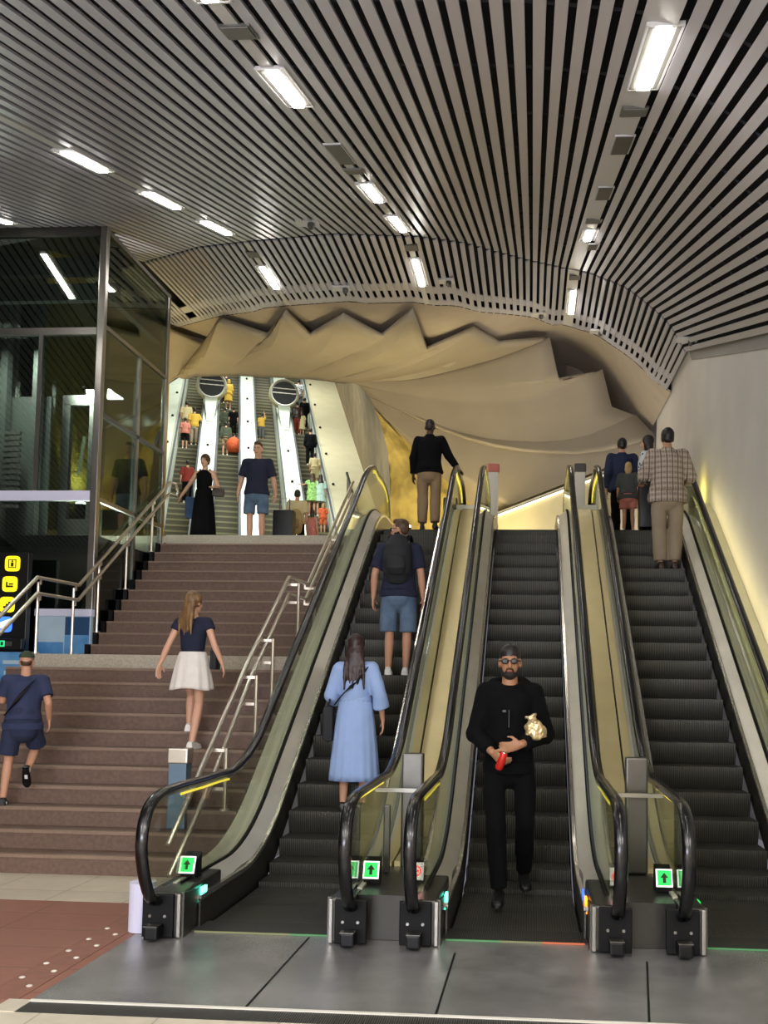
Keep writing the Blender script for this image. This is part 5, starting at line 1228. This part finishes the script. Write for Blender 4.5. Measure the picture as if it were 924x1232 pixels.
# riders on the tunnel escalators
up_rz = math.radians(18.6)
def rider(label, u, v, h, wear, hair=('short', 'hair_dark'), female=False, pose={}, skin='skin', rz=None, lean=0):
    i = min(range(4), key=lambda k: abs(US[k]-u)); u = max(US[i]-.2, min(US[i]+.2, u))
    k = math.floor((v+.5)/.44); vz = -.5+.44*k; v = vz+.19
    o = TW(u, v, TS*max(0, vz))
    return person(label, o, up_rz if rz is None else rz, h, skin, female, pose, wear, hair, 'shoe_white' if h > 1.3 else None, vox=.022, lean=lean)
def top(m, sl=.45): return ('shirt', m, dict(sleeve=sl, add=.03, loose=.03, low=.08))
def pants(m, l=.95): return ('trousers', m, dict(len=l, loose=.025))
def sk(m, z1=.45, z0=1.08): return ('skirt', m, dict(z0=z0, z1=z1, r0=.15, r1=.23))
rider('rider in cream shirt high up on the leftmost tunnel escalator', -2.88, 14.0, 1.70, [top('cream'), pants('khaki')])
rider('rider in pink shirt and dark shorts on the leftmost tunnel escalator', -2.75, 12.6, 1.42, [top('pink'), pants('black_cloth', .5)])
rider('rider in yellow top with black bag strap on the leftmost tunnel escalator', -2.30, 12.7, 1.74, [top('yellow_cloth'), pants('khaki_light')], pose=dict(elR=(.28, .05, 1.2), wrR=(.34, .2, 1.2)))
rider('rider in red shirt behind the woman in the long black dress', -2.32, 7.4, 1.72, [top('red_cloth'), pants('black_cloth')])
rider('rider in yellow coat and hat at the top of the second tunnel escalator', -.92, 17.6, 1.60, [top('yellow_cloth', .7), sk('yellow_cloth', .5)], ('bob', 'yellow_cloth'), True)
rider('rider in dark clothes at the upper left of the second tunnel escalator', -1.15, 18.8, 1.62, [top('navy', .9), pants('black_cloth')])
rider('bent rider in olive clothes on the second tunnel escalator', -1.15, 14.2, 1.45, [top('olive', .9), pants('olive')], lean=.35)
rider('rider in black shirt on the right of the second tunnel escalator', -.58, 14.3, 1.45, [top('black_cloth'), pants('black_cloth')])
rider('rider in grey top with bare legs next to the orange bag in the tunnel', -.98, 12.1, 1.58, [top('olive', .9), pants('khaki', .42)], lean=.25)
rider('short rider in yellow top alone on the third tunnel escalator', .62, 14.4, 1.25, [top('yellow_cloth'), pants('grey_cloth')], pose=dict(elR=(.2, .0, 1.6), wrR=(.12, 0, 1.9), hdR=(0, 0, 1)))
rider('rider in grey patterned top near the top of the rightmost tunnel escalator', 2.62, 18.4, 1.80, [top('pattern_shirt'), pants('grey_cloth')])
rider('rider in dark brown clothes on the left of the rightmost tunnel escalator', 2.33, 15.0, 1.66, [top('hair_auburn', .9), pants('red_cloth')])
rider('rider in dark jacket standing before the cream rider in the tunnel', 2.85, 15.9, 1.60, [top('black_cloth', .9), pants('black_cloth')])
rider('child in cream dress among the dark riders in the tunnel', 2.62, 15.1, 1.20, [top('cream'), sk('cream')], ('bob', 'hair_brown'), True)
rider('rider in black suit on the rightmost tunnel escalator', 2.74, 11.7, 1.74, [top('black_knit', .95), pants('black_cloth')])
rider('bent rider in cream shirt on the rightmost tunnel escalator', 2.84, 9.3, 1.55, [top('cream', .6), pants('cream', .5)], lean=.3, fat=1.0) if False else rider('bent rider in cream shirt on the rightmost tunnel escalator', 2.84, 9.3, 1.55, [top('cream', .6), pants('cream', .5)], lean=.3)
rider('woman in bright green dress low on the rightmost tunnel escalator', 2.45, 6.8, 1.74, [top('green_dress', .3), sk('green_dress', .62)], ('long', 'hair_brown'), True, dict(elL=(-.3, .05, 1.3), wrL=(-.5, .1, 1.3), hdL=(-1, 0, 0)))
rider('woman in pale mint top next to the woman in the green dress', 2.86, 6.9, 1.72, [top('mint', .45), sk('mint', .62)], ('long', 'hair_auburn'), True)
rider('blond child in orange at the foot of the rightmost tunnel escalator', 2.84, 5.6, 1.15, [top('orange'), pants('orange', .5)], ('bob', 'hair_blond'))
o = TW(-.62, 12.0, TS*12.1); r = empty('round_bag', o); tag(r, 'big round orange bag on the second tunnel escalator', 'bag')
q = MB(); q.tube([o+Vector((0, 0, z)) for z in (0, .12, .4, .62, .7)], [.16, .30, .33, .22, .08], 18, rounded=False); q.build('body', 'orange', r, smooth=True)
q = MB(); q.tube(spline([o+TR*-.1+Vector((0, 0, .68)), o+Vector((0, 0, .86)), o+TR*.1+Vector((0, 0, .68))], 5), .02, 6); q.build('handle', 'wood', r, smooth=True)
bpy.data.scenes.remove(TMPS)
# ------------------------------------------------------------------ light
def area(loc, size, energy, color, rot=(0, 0, 0), sy=None):
    l = bpy.data.lights.new('lamp', 'AREA'); l.energy = energy; l.color = color; l.size = size
    if sy: l.shape = 'RECTANGLE'; l.size_y = sy
    o = bpy.data.objects.new('lamp', l); COL.objects.link(o); o.location = loc; o.rotation_euler = rot; return o
def spot(loc, tgt, energy, color, ang=1.2, r=.1, blend=.6):
    l = bpy.data.lights.new('lamp', 'SPOT'); l.energy = energy; l.color = color; l.spot_size = ang; l.spot_blend = blend; l.shadow_soft_size = r
    o = bpy.data.objects.new('lamp', l); COL.objects.link(o); o.location = loc
    o.rotation_euler = (Vector(tgt)-Vector(loc)).to_track_quat('-Z', 'Y').to_euler(); return o
WARM = (1, .96, .90); GOLD = (1, .83, .42)
# lamps of the hall behind the viewer
for x in (-6, -1, 3.5):
    for y in (-5, -1.5): area((x, y, 4.9), 1.6, 160, WARM)
# floor uplights and added fill lamps towards the plaster shell
spot((-2.34, 17.0, 4.7), (-3.2, 21.2, 8.2), 230, GOLD, 1.9)
area((.6, 19.2, 4.5), 3.0, 36, (1, .92, .74), (PI, 0, 0)); area((2.0, 18.8, 4.5), 1.2, 22, (1, .94, .82), (PI, 0, 0)); area((-1.5, 19.6, 4.4), 1.6, 40, GOLD, (math.radians(160), 0, 0))  # the two pale areas are unseen fill, added to lighten the soffit
spot((-9.1, 18.6, 5.4), (-9.5, 18.9, 7.2), 320, GOLD, 2.0)
spot((-4.6, 19.2, 4.3), (-5.4, 20.4, 8.8), 150, GOLD, 2.0)
area((-3, -2.5, 1.6), 4, 520, (.80, .84, 1), (math.radians(150), 0, 0), 2)  # unseen bluish lamp behind the viewer, added to tint the ceiling slats
area((-8.0, 13.4, 7.0), .6, 260, (1, 1, .96)); area((-6.8, 13.9, 3.9), .8, 120, (1, .98, .9), (PI, 0, 0))  # unseen lamps added inside the lift shaft to brighten its dark interior
area((2.40, 14.4, 4.7), .3, 1.5, (1, .85, .2), (0, -PI/2, 0))  # added lamp standing in for the yellow glow on the wall by the newel
a_ = area((2.34, 11.4, 2.86), 5.6, 9, (1, .86, .42), (0, 0, 0), .12)  # added strip lamp imitating the brass deck's yellow reflection on the wall
zx, zz = Vector((0, .819, .574)), -Vector((.8, -.344, .49)); zy = zz.cross(zx)
a_.matrix_world = Matrix(((zx.x, zy.x, zz.x, 2.34), (zx.y, zy.y, zz.y, 11.4), (zx.z, zy.z, zz.z, 2.86), (0, 0, 0, 1)))
# tunnel lamps
for v in (2, 9, 16, 23):
    p = TW(0, v, TS*v+6.3); area(p, 5.0, 420, (.93, 1, .93), (math.radians(20), 0, up_rz), 1.2)
area((-4.6, 23.5, 8.4), 2.5, 60, (1, .96, .85))

w = bpy.data.worlds.new('world'); SC.world = w; w.use_nodes = True
w.node_tree.nodes['Background'].inputs[0].default_value = (.86, .86, 1, 1); w.node_tree.nodes['Background'].inputs[1].default_value = .12
SC.view_settings.view_transform = 'Standard'; SC.view_settings.look = 'None'; SC.view_settings.gamma = 1; SC.view_settings.use_curve_mapping = False
SC.view_settings.exposure = 0.6
SC.cycles.use_denoising = True
SC.cycles.max_bounces = 8; SC.cycles.transparent_max_bounces = 16; SC.cycles.caustics_reflective = False; SC.cycles.caustics_refractive = False
SC.cycles.sample_clamp_indirect = 6
